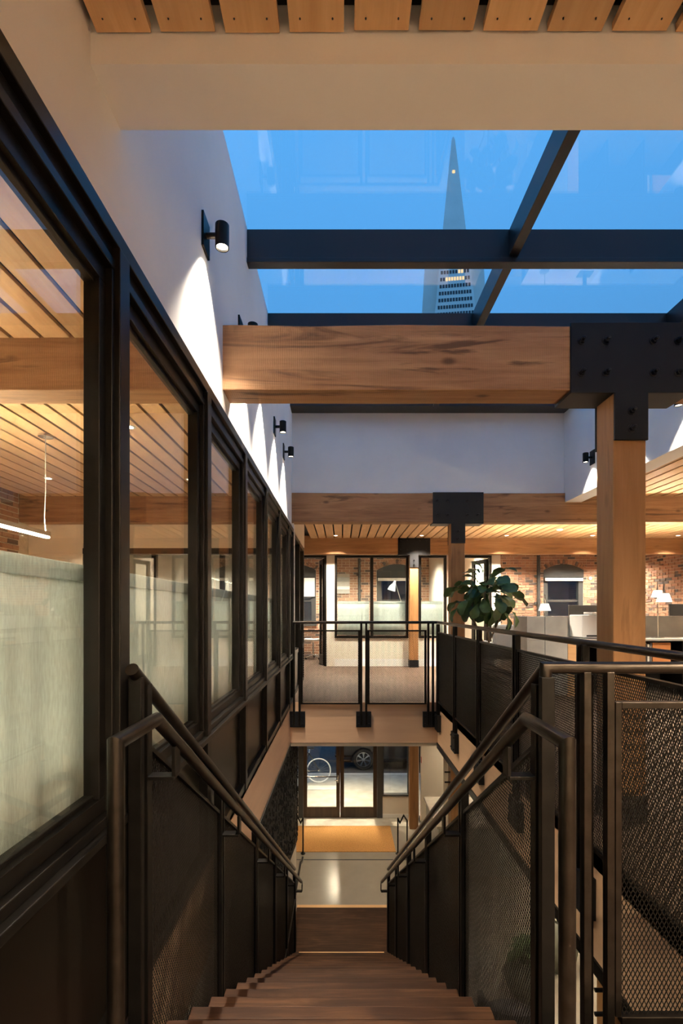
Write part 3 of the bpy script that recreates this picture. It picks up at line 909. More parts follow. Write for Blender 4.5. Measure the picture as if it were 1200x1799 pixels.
# ================================================================== EXPANDED STEEL PANELS
def mesh_data(name, plane, u0, u1, vb, H, shear=0.0, w=0.0135, h=0.027, t=0.0022, d=0.0015):
    """diamond lattice in the plane ('XZ' or 'YZ'); bottom edge vb + shear*(u-u0), height H; origin at (u0, vb)"""
    L = u1 - u0
    ni = int(L / (w / 2)); P0 = []; P1 = []
    smin = min(0, shear * L); smax = max(0, shear * L)
    j0 = int(math.floor(smin / (h / 2))); j1 = int(math.ceil((H + smax) / (h / 2)))
    I, J = np.meshgrid(np.arange(0, ni), np.arange(j0, j1 + 1), indexing='ij')
    I = I.ravel(); J = J.ravel()
    ok = (I + J) % 2 == 0
    I, J = I[ok], J[ok]
    a = np.concatenate([np.stack([I, J], 1), np.stack([I, J], 1)])
    b = np.concatenate([np.stack([I + 1, J + 1], 1), np.stack([I + 1, J - 1], 1)])
    A = np.stack([a[:, 0] * w / 2, a[:, 1] * h / 2], 1); Bp = np.stack([b[:, 0] * w / 2, b[:, 1] * h / 2], 1)
    def inside(P):
        lo = shear * P[:, 0]
        return (P[:, 1] >= lo - 0.006) & (P[:, 1] <= lo + H + 0.006) & (P[:, 0] <= L + 0.004)
    k = inside(A) & inside(Bp)
    A, Bp = A[k], Bp[k]
    D = Bp - A; D /= np.linalg.norm(D, axis=1)[:, None]
    Nn = np.stack([-D[:, 1], D[:, 0]], 1) * (t / 2)
    n = len(A)
    V = np.zeros((n, 8, 3))
    def put(i, P, dep):
        if plane == 'XZ': V[:, i, 0] = P[:, 0]; V[:, i, 1] = dep; V[:, i, 2] = P[:, 1]
        else: V[:, i, 1] = P[:, 0]; V[:, i, 0] = dep; V[:, i, 2] = P[:, 1]
    for e, P in ((0, A), (4, Bp)):
        put(e + 0, P - Nn, -d / 2); put(e + 1, P + Nn, -d / 2); put(e + 2, P + Nn, d / 2); put(e + 3, P - Nn, d / 2)
    q = np.array([[0, 1, 5, 4], [1, 2, 6, 5], [2, 3, 7, 6], [3, 0, 4, 7]])
    F = (np.arange(n)[:, None, None] * 8 + q[None]).reshape(-1)
    me = bpy.data.meshes.new(name)
    me.vertices.add(n * 8); me.vertices.foreach_set('co', V.reshape(-1))
    me.loops.add(len(F)); me.loops.foreach_set('vertex_index', F)
    npoly = n * 4
    me.polygons.add(npoly)
    me.polygons.foreach_set('loop_start', np.arange(npoly) * 4)
    me.update(calc_edges=True)
    me.validate()
    me.materials.append(M['steel_mesh'])
    return me
def mesh_panel(me, parent, loc):
    o = bpy.data.objects.new('mesh_panel', me); C.objects.link(o); o.parent = parent
    o.location = Vector(loc) - WL[parent.name]
    return o

# ---- stair railings (guard rail on posts, handrail on brackets)
POSTS = [1.50, 2.46, 3.47, 4.45, 5.43, 6.38]
stair_mesh = None
for s, lb in ((-1, 'black mesh stair railing on the left, beside the glazed wall'), (1, 'black mesh stair railing on the right, joined to the landing guard')):
    g = thing('stair_railing', (s * 0.62, Y0, 0), lb, 'railing', 'stair railings')
    X = s * 0.62
    # posts
    p0 = None
    for i, y in enumerate(POSTS):
        zb = zn(y) - 0.30; zt = zn(y) + 1.02
        if i == 0:
            B(X - 0.02, X + 0.02, y - 0.05, y - 0.025, -0.40, 1.02).build('post', 'steel', g, bevel=0.002)
            B(X - 0.02, X + 0.02, y - 0.0, y + 0.035, -0.40, 0.99).build('post', 'steel', g, bevel=0.002)
        else:
            mb = MB(); mb.box(X - 0.019, X + 0.019, y - 0.035, y - 0.012, zb, zt + 0.0); 
            mb.build('post', 'steel', g, bevel=0.002)
            mb = MB(); mb.box(X - 0.019, X + 0.019, y + 0.012, y + 0.035, zb - 0.02, zt - 0.035)
            mb.build('post', 'steel', g, bevel=0.002)
    # top guard rail
    r = 0.0195
    zr = lambda y: 1.047 - SL * (y - 1.44)
    if s < 0:
        pts = [(X, 1.43, 1.047), (X, 6.42, zr(6.42))]
    else:
        pts = [(X, 1.47, 1.047), (X, 6.42, zr(6.42))]
    MB().tube(pts, r, 20).build('guard_rail', 'rail', g, smooth=True)
    # handrail with level return and newel leg
    XH = s * 0.52
    zh = lambda y: 0.915 - SL * (y - 1.36)
    ep = (XH, 6.24, zh(6.24))
    MB().tube([(XH, 1.115, -0.02), (XH, 1.115, 0.915), (XH, 1.36, 0.915), ep], 0.019, 20).build('handrail', 'rail', g, smooth=True)
    # brackets
    for i, y in enumerate(POSTS):
        yb = y + 0.02 if i == 0 else y
        zc = zh(yb) - 0.11
        xin = XH; xo = X - s * 0.019
        mb = MB()
        mb.box(min(xin, xo), max(xin, xo), yb - 0.023, yb + 0.023, zc - 0.006, zc + 0.006)
        mb.box(xin - 0.006, xin + 0.006, yb - 0.023, yb + 0.023, zc + 0.006, zc + 0.098)
        mb.build('bracket', 'steel', g, bevel=0.002)
    # framed mesh panels
    for i, (a, b) in enumerate(zip(POSTS[:-1], POSTS[1:])):
        a2, b2 = a + 0.045, b - 0.045
        H = 1.13; vb = zn(a2) - 0.24
        f = 0.012
        mb = MB()
        for dz in (0, H):
            mb.bar((X, a2, vb + dz), (X, b2, vb + dz - SL * (b2 - a2)), 0.028, 0.014)
        for y in (a2, b2):
            z_ = vb - SL * (y - a2)
            mb.bar((X, y, z_), (X, y, z_ + H), 0.028, 0.012, (0, 1, 0))
        mb.build('panel_frame', 'steel', g)
        key = round(b2 - a2, 2)
        if stair_mesh is None: stair_mesh = {}
        if key not in stair_mesh:
            stair_mesh[key] = mesh_data('stair_diamond_mesh', 'YZ', 0, b2 - a2, 0, H, -SL, t=0.0024, d=0.0018)
        mesh_panel(stair_mesh[key], g, (X, a2, vb))

# ---- near landing guard (right of the stair head)
YN = 1.47
g = thing('landing_guard', (0.95, YN, 0), 'near black mesh guard with a worn round top rail at the lower right', 'railing')
MB().tube([(0.62, YN, 1.02), (0.62, YN, 1.047), (1.28, YN, 1.047)], 0.0185, 20).build('guard_rail', 'rail', g, smooth=True)
for x in (0.742, 0.812):
    B(x - 0.0115, x + 0.0115, YN - 0.014, YN + 0.014, -0.35, 1.035).build('post', 'rail', g, bevel=0.002)
B(0.765, 0.79, YN + 0.045, YN + 0.07, -0.35, 1.02).build('post', 'steel', g, bevel=0.002)
mb = MB()
mb.box(0.826, 0.845, YN - 0.013, YN + 0.013, -0.005, 0.945); mb.box(1.235, 1.254, YN - 0.013, YN + 0.013, -0.005, 0.945)
mb.box(0.845, 1.235, YN - 0.013, YN + 0.013, 0.925, 0.945); mb.box(0.845, 1.235, YN - 0.013, YN + 0.013, -0.03, -0.005)
mb.build('panel_frame', 'rail', g, bevel=0.002)
mesh_panel(mesh_data('near_diamond_mesh', 'XZ', 0, 0.392, 0, 0.93, t=0.0026), g, (0.845, YN, -0.005))

# ---- right guard along the well
g = thing('well_guard', (XR, 4.0, 0), 'long black mesh guard along the right side of the stairwell', 'railing')
MB().tube([(XR, 1.47, 1.047), (XR, 6.42, 1.065)], 0.019, 16).build('guard_rail', 'rail', g, smooth=True)
GP = [1.56, 2.52, 3.48, 4.42, 5.36, 6.30]
gm = None
for i, y in enumerate(GP):
    for dy in (-0.035, 0.02):
        B(XR - 0.042, XR - 0.004, y + dy, y + dy + 0.014, -0.30, 1.045).build('post', 'steel', g, bevel=0.002)
    mb = MB(); mb.box(XR - 0.050, XR - 0.001, y - 0.09, y + 0.09, -0.34, -0.13)
    for dy in (-0.065, 0.065):
        for z in (-0.30, -0.17): mb.lathe((XR - 0.050, y + dy, z), [(0.011, 0), (0.011, -0.01)], 6, 'X')
    mb.build('mounting_plate', 'plate', g, bevel=0.002)
for a, b in zip(GP[:-1], GP[1:]):
    a2, b2 = a + 0.045, b - 0.045
    mb = MB()
    X = XR - 0.022
    mb.box(X - 0.014, X + 0.014, a2, b2, 0.93, 0.945); mb.box(X - 0.014, X + 0.014, a2, b2, 0.03, 0.05)
    mb.box(X - 0.014, X + 0.014, a2, a2 + 0.014, 0.05, 0.93); mb.box(X - 0.014, X + 0.014, b2 - 0.014, b2, 0.05, 0.93)
    mb.build('panel_frame', 'steel', g)
    if gm is None: gm = mesh_data('guard_diamond_mesh', 'YZ', 0, b2 - a2, 0, 0.89, t=0.0026, d=0.0026)
    mesh_panel(gm, g, (X, a2, 0.045))

# ---- bridge guard
YG = 6.42
g = thing('bridge_guard', (0.3, YG, 0), 'black mesh guard of two panels along the bridge', 'railing')
MB().tube([(-0.64, YG, 1.065), (XR, YG, 1.065)], 0.0185, 16).build('guard_rail', 'rail', g, smooth=True)
for x in (-0.63, -0.556, 0.262, 0.328, 1.15, 1.212):
    B(x - 0.014, x + 0.014, YG - 0.02, YG + 0.015, -0.30, 1.06).build('post', 'steel', g, bevel=0.002)
for a, b in ((-0.545, 0.25), (0.342, 1.128)):
    mb = MB()
    mb.box(a, a + 0.03, YG - 0.013, YG + 0.013, -0.02, 0.965); mb.box(b - 0.03, b, YG - 0.013, YG + 0.013, -0.02, 0.965)
    mb.box(a + 0.03, b - 0.03, YG - 0.013, YG + 0.013, 0.945, 0.965); mb.box(a + 0.03, b - 0.03, YG - 0.013, YG + 0.013, -0.02, 0.0)
    mb.build('panel_frame', 'steel', g)
    me = mesh_data('bridge_diamond_mesh', 'XZ', 0, b - a - 0.06, 0, 0.945, w=0.0167, h=0.031, t=0.0036, d=0.002)
    mesh_panel(me, g, (a + 0.03, YG, 0.0))
for x in (-0.585, 0.295, 1.18):
    mb = MB(); mb.box(x - 0.10, x + 0.10, YG - 0.008, 6.449, -0.325, -0.12)
    for dx in (-0.07, 0.07):
        for z in (-0.28, -0.17): mb.lathe((x + dx, YG - 0.008, z), [(0.012, 0), (0.012, -0.01)], 6, 'Y')
    mb.build('mounting_plate', 'plate', g, bevel=0.002)

# ================================================================== LIGHTS
def sconce(x, y, z, side, label, power=40):
    t = thing('wall_sconce', (x, y, z), label, 'wall lamp', 'cylinder wall lamps on the white skylight walls')
    s = side
    mb = MB(); mb.box(min(x, x + s * 0.012), max(x, x + s * 0.012), y - 0.055, y + 0.055, z - 0.085, z + 0.085)
    mb.build('backplate', 'frame', t, bevel=0.002)
    MB().tube([(x + s * 0.012, y, z), (x + s * 0.06, y, z)], 0.014, 10).build('arm', 'frame', t)
    cx = x + s * 0.088
    MB().lathe((cx, y, z), [(0.030, 0.055), (0.034, 0.052), (0.034, -0.06), (0.029, -0.06), (0.029, -0.045)], 24).build('cylinder_shade', 'frame', t, smooth=True)
    MB().lathe((cx, y, z - 0.05), [(0.028, 0.004), (0.028, 0.0)], 20).build('lens', 'lens', t)
    spot('sconce_lamp', (cx, y, z - 0.072), power, 84, 0.85, t, rad=0.02, aim=(-s * 0.12, 0, -1), col=NEUT)
for y, lb in ((2.40, 'black cylinder wall lamp on the white wall, above the near end of the beam'),
              (3.23, 'black cylinder wall lamp mostly hidden behind the near beam'),
              (4.06, 'black cylinder wall lamp wholly behind the near beam'),
              (4.89, 'lit black wall lamp on the left white wall, first one seen below the beam'),
              (5.66, 'lit black wall lamp nearest the corner of the white end wall')):
    sconce(-0.68, y, 3.08, 1, lb)
for y, lb in ((5.87, 'lit black wall lamp on the right skylight wall, left of the near column'),
              (5.05, 'black wall lamp on the right skylight wall, hidden behind the near column'),
              (4.25, 'black wall lamp on the right skylight wall, third from the white end wall'),
              (3.42, 'black wall lamp on the right skylight wall, fourth from the white end wall'),
              (2.60, 'black wall lamp on the right skylight wall, nearest the white header')):
    sconce(3.05, y, 3.08, -1, lb)

LABEL_N = {}
def downlight(x, y, z, power, label, group, size=115, mat='lens', r=0.035, col=WARM):
    t = thing('downlight', (x, y, z), label, 'downlight', group)
    MB().lathe((x, y, z), [(r + 0.018, 0.0), (r + 0.018, -0.004), (r, -0.006), (r, 0.0)], 20).build('trim_ring', 'whiteplastic', t)
    MB().lathe((x, y, z - 0.003), [(r - 0.001, 0.0), (r - 0.001, -0.002)], 18).build('lens', mat, t)
    spot('downlight_lamp', (x, y, z - 0.02), power, size, 0.8, t, rad=0.05, col=col)
FAR = 'small round downlight in the boards before the far beam, above '
for x, w in ((-0.12, 'the open office door'), (1.66, 'the narrow office window'), (3.42, 'the potted fig'), (5.20, 'the arched window'), (6.97, 'the right desk lamp')):
    downlight(x, 10.02, CEIL, 105, FAR + w, 'far ceiling downlights', col=NEUT)
for x, y, lb in ((-3.45, 5.69, 'round downlight in the left room boards beside the pendant cord'), (-1.80, 5.74, 'round downlight in the left room near the second mullion'),
                 (-3.45, 4.1, 'round downlight in the left room boards left of the pendant canopy'), (-1.80, 4.1, 'round downlight in the left room boards right of the pendant canopy'),
                 (-3.45, 1.6, 'round downlight of the left room, before the near beam by the brick wall'), (-1.80, 1.6, 'round downlight of the left room, before the near beam by the glass'),
                 (-2.6, 0.0, 'round downlight of the left room, nearest the camera')):
    downlight(x, y, CEIL, 120, lb, 'meeting room downlights')
for x, y, lb in ((4.6, 4.8, 'round downlight in the right boards, just right of the near column'), (6.6, 4.8, 'round downlight in the right boards, farthest right of the near column'),
                 (4.6, 8.4, 'round downlight above the desk with the left monitor'), (6.8, 8.4, 'round downlight above the right end of the long desk'),
                 (2.6, 8.4, 'round downlight above the charcoal armchair'), (0.3, 8.2, 'round downlight above the middle of the bridge')):
    downlight(x, y, CEIL, 30 if x < 1 else 125, lb, 'right office downlights', col=NEUT)
for x, y, lb in ((0.3, 12.2, 'round downlight inside the far office, over the left half of the desk'), (1.6, 12.2, 'round downlight inside the far office, over the task lamp'),
                 (-0.9, 12.4, 'round downlight inside the far office, over the shell chair'), (3.0, 12.1, 'round downlight inside the white office behind the fig'),
                 (4.6, 12.7, 'round downlight by the brick left of the arched window'), (6.2, 12.7, 'round downlight by the brick over the arched window'),
                 (7.1, 12.7, 'round downlight by the brick right of the arched window')):
    downlight(x, y, CEIL, 72, lb, 'brick wall downlights', 140, col=NEUT)
for x, y, lb in ((0.0, -1.6, 'added unseen downlight over the top landing, left of two at the back'), (1.8, -1.5, 'added unseen downlight over the top landing, right of two at the back'),
                 (0.3, -0.5, 'added unseen downlight over the top landing, left of two in front'), (2.4, -0.3, 'added unseen downlight over the top landing, right of two in front')):
    downlight(x, y, CEIL, 36 if x < 1 else 160, lb, 'added landing downlights', 150)  # unseen lamps added to light columns and well walls from behind the camera
downlight(-2.4, 8.2, 2.84, 120, 'round downlight beyond the sliding doors', 'back room downlights')
for x, y, lb in ((-0.1, 7.3, 'round downlight over the stair foot'), (-0.5, 9.6, 'round downlight over the left half of the entrance mat'),
                 (0.6, 9.6, 'round downlight over the right half of the entrance mat'), (0.1, 8.5, 'round downlight over the concrete floor before the mat')):
    downlight(x, y, -0.605, 6, lb, 'entrance downlights')
for x, y, lb in ((2.9, 10.2, 'round downlight in the lobby behind the reception desk'), (2.6, 6.0, 'round downlight in the lobby over the planters'),
                 (2.6, 3.4, 'round downlight in the lobby below the well guard'), (2.6, 1.0, 'round downlight in the lobby below the top landing'),
                 (3.6, 7.5, 'round downlight in the lobby before the reception desk'), (3.6, 4.5, 'round downlight in the lobby by the far cream wall')):
    downlight(x, y, -0.605, 22, lb, 'lobby downlights')
for x, y, lb in ((-0.75, 11.8, 'round downlight in the porch soffit outside the left door'), (0.65, 11.8, 'round downlight in the porch soffit outside the right door'),
                 (-0.19, 13.2, 'round downlight in the porch soffit above the parked bicycle')):
    downlight(x, y, -0.605, 110 if y < 13 else 30, lb, 'porch downlights', 80 if y < 13 else 150)

# linear pendant in the left room
def linear_pendant(x, y0, y1, label):
    t = thing('linear_pendant', (x, (y0 + y1) / 2, 1.86), label, 'pendant lamp', 'linear pendants')
    B(x - 0.025, x + 0.025, y0, y1, 1.885, 1.925).build('housing', 'chrome', t, bevel=0.003)
    B(x - 0.020, x + 0.020, y0 + 0.01, y1 - 0.01, 1.868, 1.884).build('diffuser', 'led', t)
    B(x - 0.010, x + 0.010, y0 + 0.02, y1 - 0.02, 1.9252, 1.9264).build('uplight_strip', 'ledup', t)
    for y in (y1 - 0.04, y0 + 0.1):
        MB().tube([(x, y, 1.925), (x - 0.01, y, 2.05), (x, y, 2.3), (x, y, CEIL)], 0.004, 6).build('cord', 'whiteplastic', t)
        MB().lathe((x, y, CEIL), [(0.06, 0.0), (0.06, -0.018), (0.02, -0.024)], 20).build('canopy', 'chrome', t)
linear_pendant(-2.63, 1.9, 4.34, 'long white LED bar pendant hanging in the left room')
linear_pendant(5.4, 3.2, 5.6, 'added unseen LED bar pendant brightening the right office ceiling, beyond the near column')  # added out of view, its uplight brightens the right ceiling boards

# smoke detector
o = MB().lathe((4.15, 9.2, CEIL), [(0.06, 0.0), (0.062, -0.02), (0.045, -0.035), (0.012, -0.04)], 20).build('smoke_detector', 'whiteplastic', smooth=True)
tag(o, 'white round smoke detector in the boards right of the middle bracket', 'detector')

# ================================================================== CURTAINS
def curtain(y0, y1, zb, zt, x, label, axis='Y', amp=0.008, group='linen half curtains on the left glazed wall'):
    t = thing('half_curtain', (x, (y0 + y1) / 2, zb) if axis == 'Y' else ((y0 + y1) / 2, x, zb), label, 'curtain', group)
    mb = MB(); n = 60
    rnd = random.Random(int((y0 + 9) * 100))
    ph = rnd.uniform(0, 6)
    def off(u, v): return amp * (math.sin(u * 21 + ph) + 0.6 * math.sin(u * 47 + 2 * ph) + 0.3 * math.sin(u * 11 + v * 2))
    zs = [zb, zb + (zt - zb) * 0.4, zb + (zt - zb) * 0.75, zt - 0.02]
    for j, z in enumerate(zs):
        for i in range(n + 1):
            u = y0 + (y1 - y0) * i / n
            d = off(u, z) * (0.35 if j == 3 else 1.0)
            mb.v.append((x + d, u, z) if axis == 'Y' else (u, x + d, z))
    for j in range(3):
        for i in range(n):
            a = j * (n + 1) + i
            mb.f.append((a, a + 1, a + n + 2, a + n + 1))
    o = mb.build('cloth', 'linen', t, smooth=True)
    sd = o.modifiers.new('thick', 'SOLIDIFY'); sd.thickness = 0.0015
    if axis == 'Y':
        B(x - 0.006, x + 0.008, y0, y1, zt - 0.05, zt).build('header_band', 'linen', t, bevel=0.003)
        MB().tube([(x, y0 + 0.002, zt - 0.02), (x, y1 - 0.002, zt - 0.02)], 0.005, 8).build('rod', 'chrome', t)
    else:
        B(y0, y1, x - 0.008, x + 0.006, zt - 0.05, zt).build('header_band', 'linen', t, bevel=0.003)
        MB().tube([(y0 + 0.002, x, zt - 0.02), (y1 - 0.002, x, zt - 0.02)], 0.005, 8).build('rod', 'chrome', t)
cl_lab = {1: 'pale linen half curtain behind the large nearest glass pane', 2: 'pale linen half curtain behind the second pane, left of the stair rail end'}
ordn = ['third', 'fourth', 'fifth', 'sixth', 'seventh', 'last']
for i, (a, b) in enumerate(bays[1:]):
    if b - a < 0.3: continue
    lb = cl_lab.get(i, 'pale linen half curtain behind the %s pane of the left wall' % ordn[max(0, min(5, i - 3))])
    if i == 0: lb = 'pale linen half curtain behind the pane beside the camera, at the left edge'
    curtain(a + 0.03, b + 0.018, 0.62, 1.355, -0.765, lb)
for a, b, lb in ((-0.09, 0.62, 'pale half curtain in the left pane of the far office window'),
                 (0.71, 1.41, 'pale half curtain in the middle pane of the far office, below the desk lamp'),
                 (1.76, 2.25, 'pale half curtain in the narrow office window right of the far column')):
    curtain(a, b, 0.68, 1.43, YF + 0.09, lb, 'X', 0.006, 'half curtains of the far office')

# ================================================================== LOWER FLOOR THINGS
o = B(-0.98, 1.06, 9.42, 10.55, ZL, ZL + 0.014).build('entrance_mat', 'mat', bevel=0.004, origin=(0, 10, ZL))
tag(o, 'orange-brown coir mat before the entrance doors', 'mat')
o = B(-1.04, 1.72, 10.55, 10.97, ZL, ZL + 0.006).build('threshold_slab', 'pale_concrete', origin=(0.3, 10.7, ZL))
tag(o, 'pale stone strip between the mat and the doors', 'threshold')
o = B(-1.04, 1.25, 9.12, 9.145, ZL, ZL + 0.004).build('floor_drain', 'blackplastic', origin=(0.1, 9.13, ZL))
tag(o, 'thin black slot drain across the concrete floor', 'drain')
t = thing('wall_relief', (-0.69, 5.6, -2.4), 'black rough-textured board on the lower left wall', 'wall panel')
rnd = random.Random(3)
yy = 3.0
while yy < 7.48:
    w = 0.235
    b = min(7.48, yy + w)
    zb = lambda y: -1.95 + 0.21 * (5.7 - y)
    poly = [(yy + 0.004, zb(yy)), (b - 0.004, zb(b)), (b - 0.004, -0.57), (yy + 0.004, -0.57)]
    mb = MB().prism(poly, 'X', -0.70, -0.68 + rnd.uniform(-0.004, 0.004))
    for _ in range(60):
        y = rnd.uniform(yy + 0.02, b - 0.03); z = rnd.uniform(zb(yy) + 0.1, -0.6); h = rnd.uniform(0.02, 0.05)
        mb.box(-0.69, -0.676 + rnd.uniform(0, 0.008), y - 0.003, y + 0.004, z - h, z)
    mb.build('plank', 'black_relief', t)
    yy += w
o = MB().tube([(-0.62, 5.2, -2.55), (-0.62, 7.3, -2.58), (-0.62, 7.6, -2.72), (-0.62, 7.72, -2.72)], 0.018, 10).build('wall_handrail', 'rail', smooth=True)
tag(o, 'slim steel handrail on the lower left wall', 'handrail')
def entry_rail(x0, x1, label):
    t = thing('entry_handrail', ((x0 + x1) / 2, 9.9, ZL), label, 'handrail', 'entrance handrails')
    for x, y, h in ((x0, 9.36, 0.69), (x1, 9.36, 0.64)):
        MB().tube([(x, y, ZL + 0.01), (x, y, ZL + h)], 0.014, 8).build('post', 'steel', t)
        MB().lathe((x, y, ZL), [(0.045, 0.0), (0.045, 0.01)], 14).build('foot', 'steel', t)
    d = x1 - x0
    MB().tube([(x0, 9.36, ZL + 0.69), (x0 + d * 0.25, 9.40, ZL + 0.58), (x0 + d * 0.7, 9.46, ZL + 0.70), (x1, 9.36, ZL + 0.64)], 0.014, 8).build('rail', 'steel', t, smooth=True)
entry_rail(-0.745, -0.93, 'looped black handrail left of the entrance mat')
entry_rail(1.09, 1.27, 'looped black handrail right of the entrance mat')
t = thing('reception_desk', (2.4, 8.9, ZL), 'grey concrete reception desk behind the lower column', 'desk')
B(1.72, 3.2, 8.55, 9.85, ZL, ZL + 0.86).build('body', 'greyboard', t, bevel=0.004)
B(1.68, 3.24, 8.51, 9.89, ZL + 0.86, ZL + 0.90).build('top', 'pale_concrete', t, bevel=0.004)
o = B(1.745, 1.755, 10.60, 10.66, -2.12, -1.99).build('fire_alarm', 'red', bevel=0.003, origin=(1.75, 10.63, -2.1))
tag(o, 'small red fire alarm box by the entrance column', 'alarm')

def leaf_mesh():
    prof = [(0.0, 0.004), (0.10, 0.018), (0.28, 0.036), (0.45, 0.052), (0.62, 0.072), (0.78, 0.082), (0.90, 0.068), (0.97, 0.038), (1.0, 0.010)]
    mb = MB(); L = 0.27
    for s, hw in prof:
        x = s * L; dz = -0.10 * s * s * L / 0.27 * 0.9 + 0.03 * math.sin(s * PI)
        for k, a in enumerate((-1, -0.5, 0, 0.5, 1)):
            wv = 0.012 * math.sin(s * 14 + k) if abs(a) == 1 else 0
            mb.v.append((x, a * hw, dz + abs(a) * hw * 0.32 + wv))
    for i in range(len(prof) - 1):
        for k in range(4):
            a = i * 5 + k
            mb.f.append((a, a + 1, a + 6, a + 5))
    return mb
lm = leaf_mesh()
leaf_src = bpy.data.meshes.new('leaf'); leaf_src.from_pydata(lm.v, [], lm.f); leaf_src.materials.append(M['leaf'])
leaf_src.polygons.foreach_set('use_smooth', [True] * len(leaf_src.polygons))
def leaf(parent, p, yaw, pitch, roll, sc):
    o = bpy.data.objects.new('leaf', leaf_src); C.objects.link(o); o.parent = parent
    o.location = Vector(p) - WL[parent.name]
    o.rotation_euler = Euler((roll, pitch, yaw), 'XYZ'); o.scale = (sc, sc, sc)
    return o
def fig(x, y, zf, pot_h, label, n=70, seed=4, H=1.84, spread=0.36):
    rnd = random.Random(seed)
    t = thing('potted_fig', (x, y, zf), label, 'plant')
    MB().lathe((x, y, zf), [(0.15, 0.0), (0.19, 0.02), (0.225, pot_h), (0.20, pot_h), (0.195, pot_h - 0.04)], 28).build('pot', 'pot', t, smooth=True)
    MB().lathe((x, y, zf + pot_h - 0.05), [(0.2, 0.0), (0.2, 0.012)], 20).build('soil', 'soil', t)
    z0 = zf + pot_h - 0.04; zt = zf + H
    stems = [((x + 0.02, y, z0), (x + 0.03, y, z0 + 0.5), (x + 0.0, y, z0 + 0.75), (x - 0.02, y + 0.02, zt - 0.15)),
             ((x, y, z0), (x - 0.02, y + 0.03, z0 + 0.45), (x - 0.16, y + 0.02, z0 + 0.8), (x - 0.19, y, zt - 0.22)),
             ((x + 0.02, y + 0.02, z0 + 0.45), (x + 0.1, y - 0.03, z0 + 0.65), (x + 0.2, y - 0.02, z0 + 0.9), (x + 0.25, y, zt - 0.2))]
    for s_ in stems:
        MB().tube(s_, [0.014, 0.012, 0.010, 0.006], 8).build('stem', 'bark', t, smooth=True)
    cz = zt - 0.42
    for i in range(n):
        # directions spread evenly over a ball, leaves sit on short stalks around the branches
        u = 1 - 2 * (i + 0.5) / n
        el = math.asin(max(-1, min(1, u))) + rnd.uniform(-0.2, 0.2); yaw = i * 2.399963 + rnd.uniform(-0.35, 0.35)
        d = Vector((math.cos(el) * math.cos(yaw), math.cos(el) * math.sin(yaw), math.sin(el)))
        rr = rnd.uniform(0.05, 0.30)
        p = Vector((x, y, cz)) + Vector((d.x * rr * 1.35, d.y * rr * 0.9, d.z * rr * 1.15))
        if u < -0.75: p.z += 0.12
        leaf(t, p, yaw, -el * 0.75 + rnd.uniform(-0.1, 0.55), rnd.uniform(-0.9, 0.9), rnd.uniform(0.66, 0.98))
    return t
fig(1.80, 6.02, 0.0, 0.38, 'tall potted fiddle-leaf fig with broad dark leaves behind the right railing')
t = thing('lobby_planter', (2.28, 5.9, ZL), 'round grey-green pot with a small leafy plant below the right railing', 'plant')
MB().lathe((2.28, 5.9, ZL), [(0.16, 0.0), (0.26, 0.12), (0.29, 0.28), (0.24, 0.42), (0.19, 0.46), (0.17, 0.44)], 28).build('pot', 'pot', t, smooth=True)
rnd = random.Random(9)
for i in range(26):
    leaf(t, (2.28 + rnd.uniform(-0.06, 0.06), 5.9 + rnd.uniform(-0.06, 0.06), ZL + 0.45 + rnd.uniform(0, 0.12)), i * 2.4, rnd.uniform(-1.2, 0.1), 0, rnd.uniform(0.5, 0.9))
t = thing('lobby_planter', (2.86, 6.35, ZL), 'tall grey-green urn beside the small lobby plant', 'pot')
MB().lathe((2.86, 6.35, ZL), [(0.12, 0.0), (0.20, 0.15), (0.24, 0.38), (0.20, 0.56), (0.10, 0.64), (0.11, 0.68)], 28).build('urn', 'pot', t, smooth=True)
t = thing('lounge_chair', (1.80, 5.05, ZL), 'dark round-backed lounge chair below the right railing', 'chair')
mb = MB()
n = 18
for i in range(n + 1):
    a = PI * 0.9 + 1.2 * PI * i / n
    for r, z in ((0.30, 0.28), (0.36, 0.28), (0.37, 0.78 - 0.12 * abs(i - n / 2) / (n / 2)), (0.31, 0.78 - 0.12 * abs(i - n / 2) / (n / 2))):
        mb.v.append((1.80 + r * math.cos(a), 5.05 + r * math.sin(a), ZL + z))
for i in range(n):
    for k in range(4):
        a = i * 4 + k; b = i * 4 + (k + 1) % 4
        mb.f.append((a, b, b + 4, a + 4))
mb.f.append((0, 1, 2, 3)); mb.f.append(tuple(n * 4 + k for k in range(4))[::-1])
mb.build('backrest', 'darkfabric', t, smooth=True)
MB().lathe((1.80, 5.05, ZL + 0.26), [(0.31, 0.0), (0.33, 0.04), (0.33, 0.13), (0.28, 0.17)], 24).build('seat', 'darkfabric', t, smooth=True)
for a in range(4):
    q = PI / 4 + a * PI / 2
    MB().tube([(1.8 + 0.22 * math.cos(q), 5.05 + 0.22 * math.sin(q), ZL + 0.26), (1.8 + 0.27 * math.cos(q), 5.05 + 0.27 * math.sin(q), ZL)], [0.016, 0.011], 8).build('leg', 'steel', t)

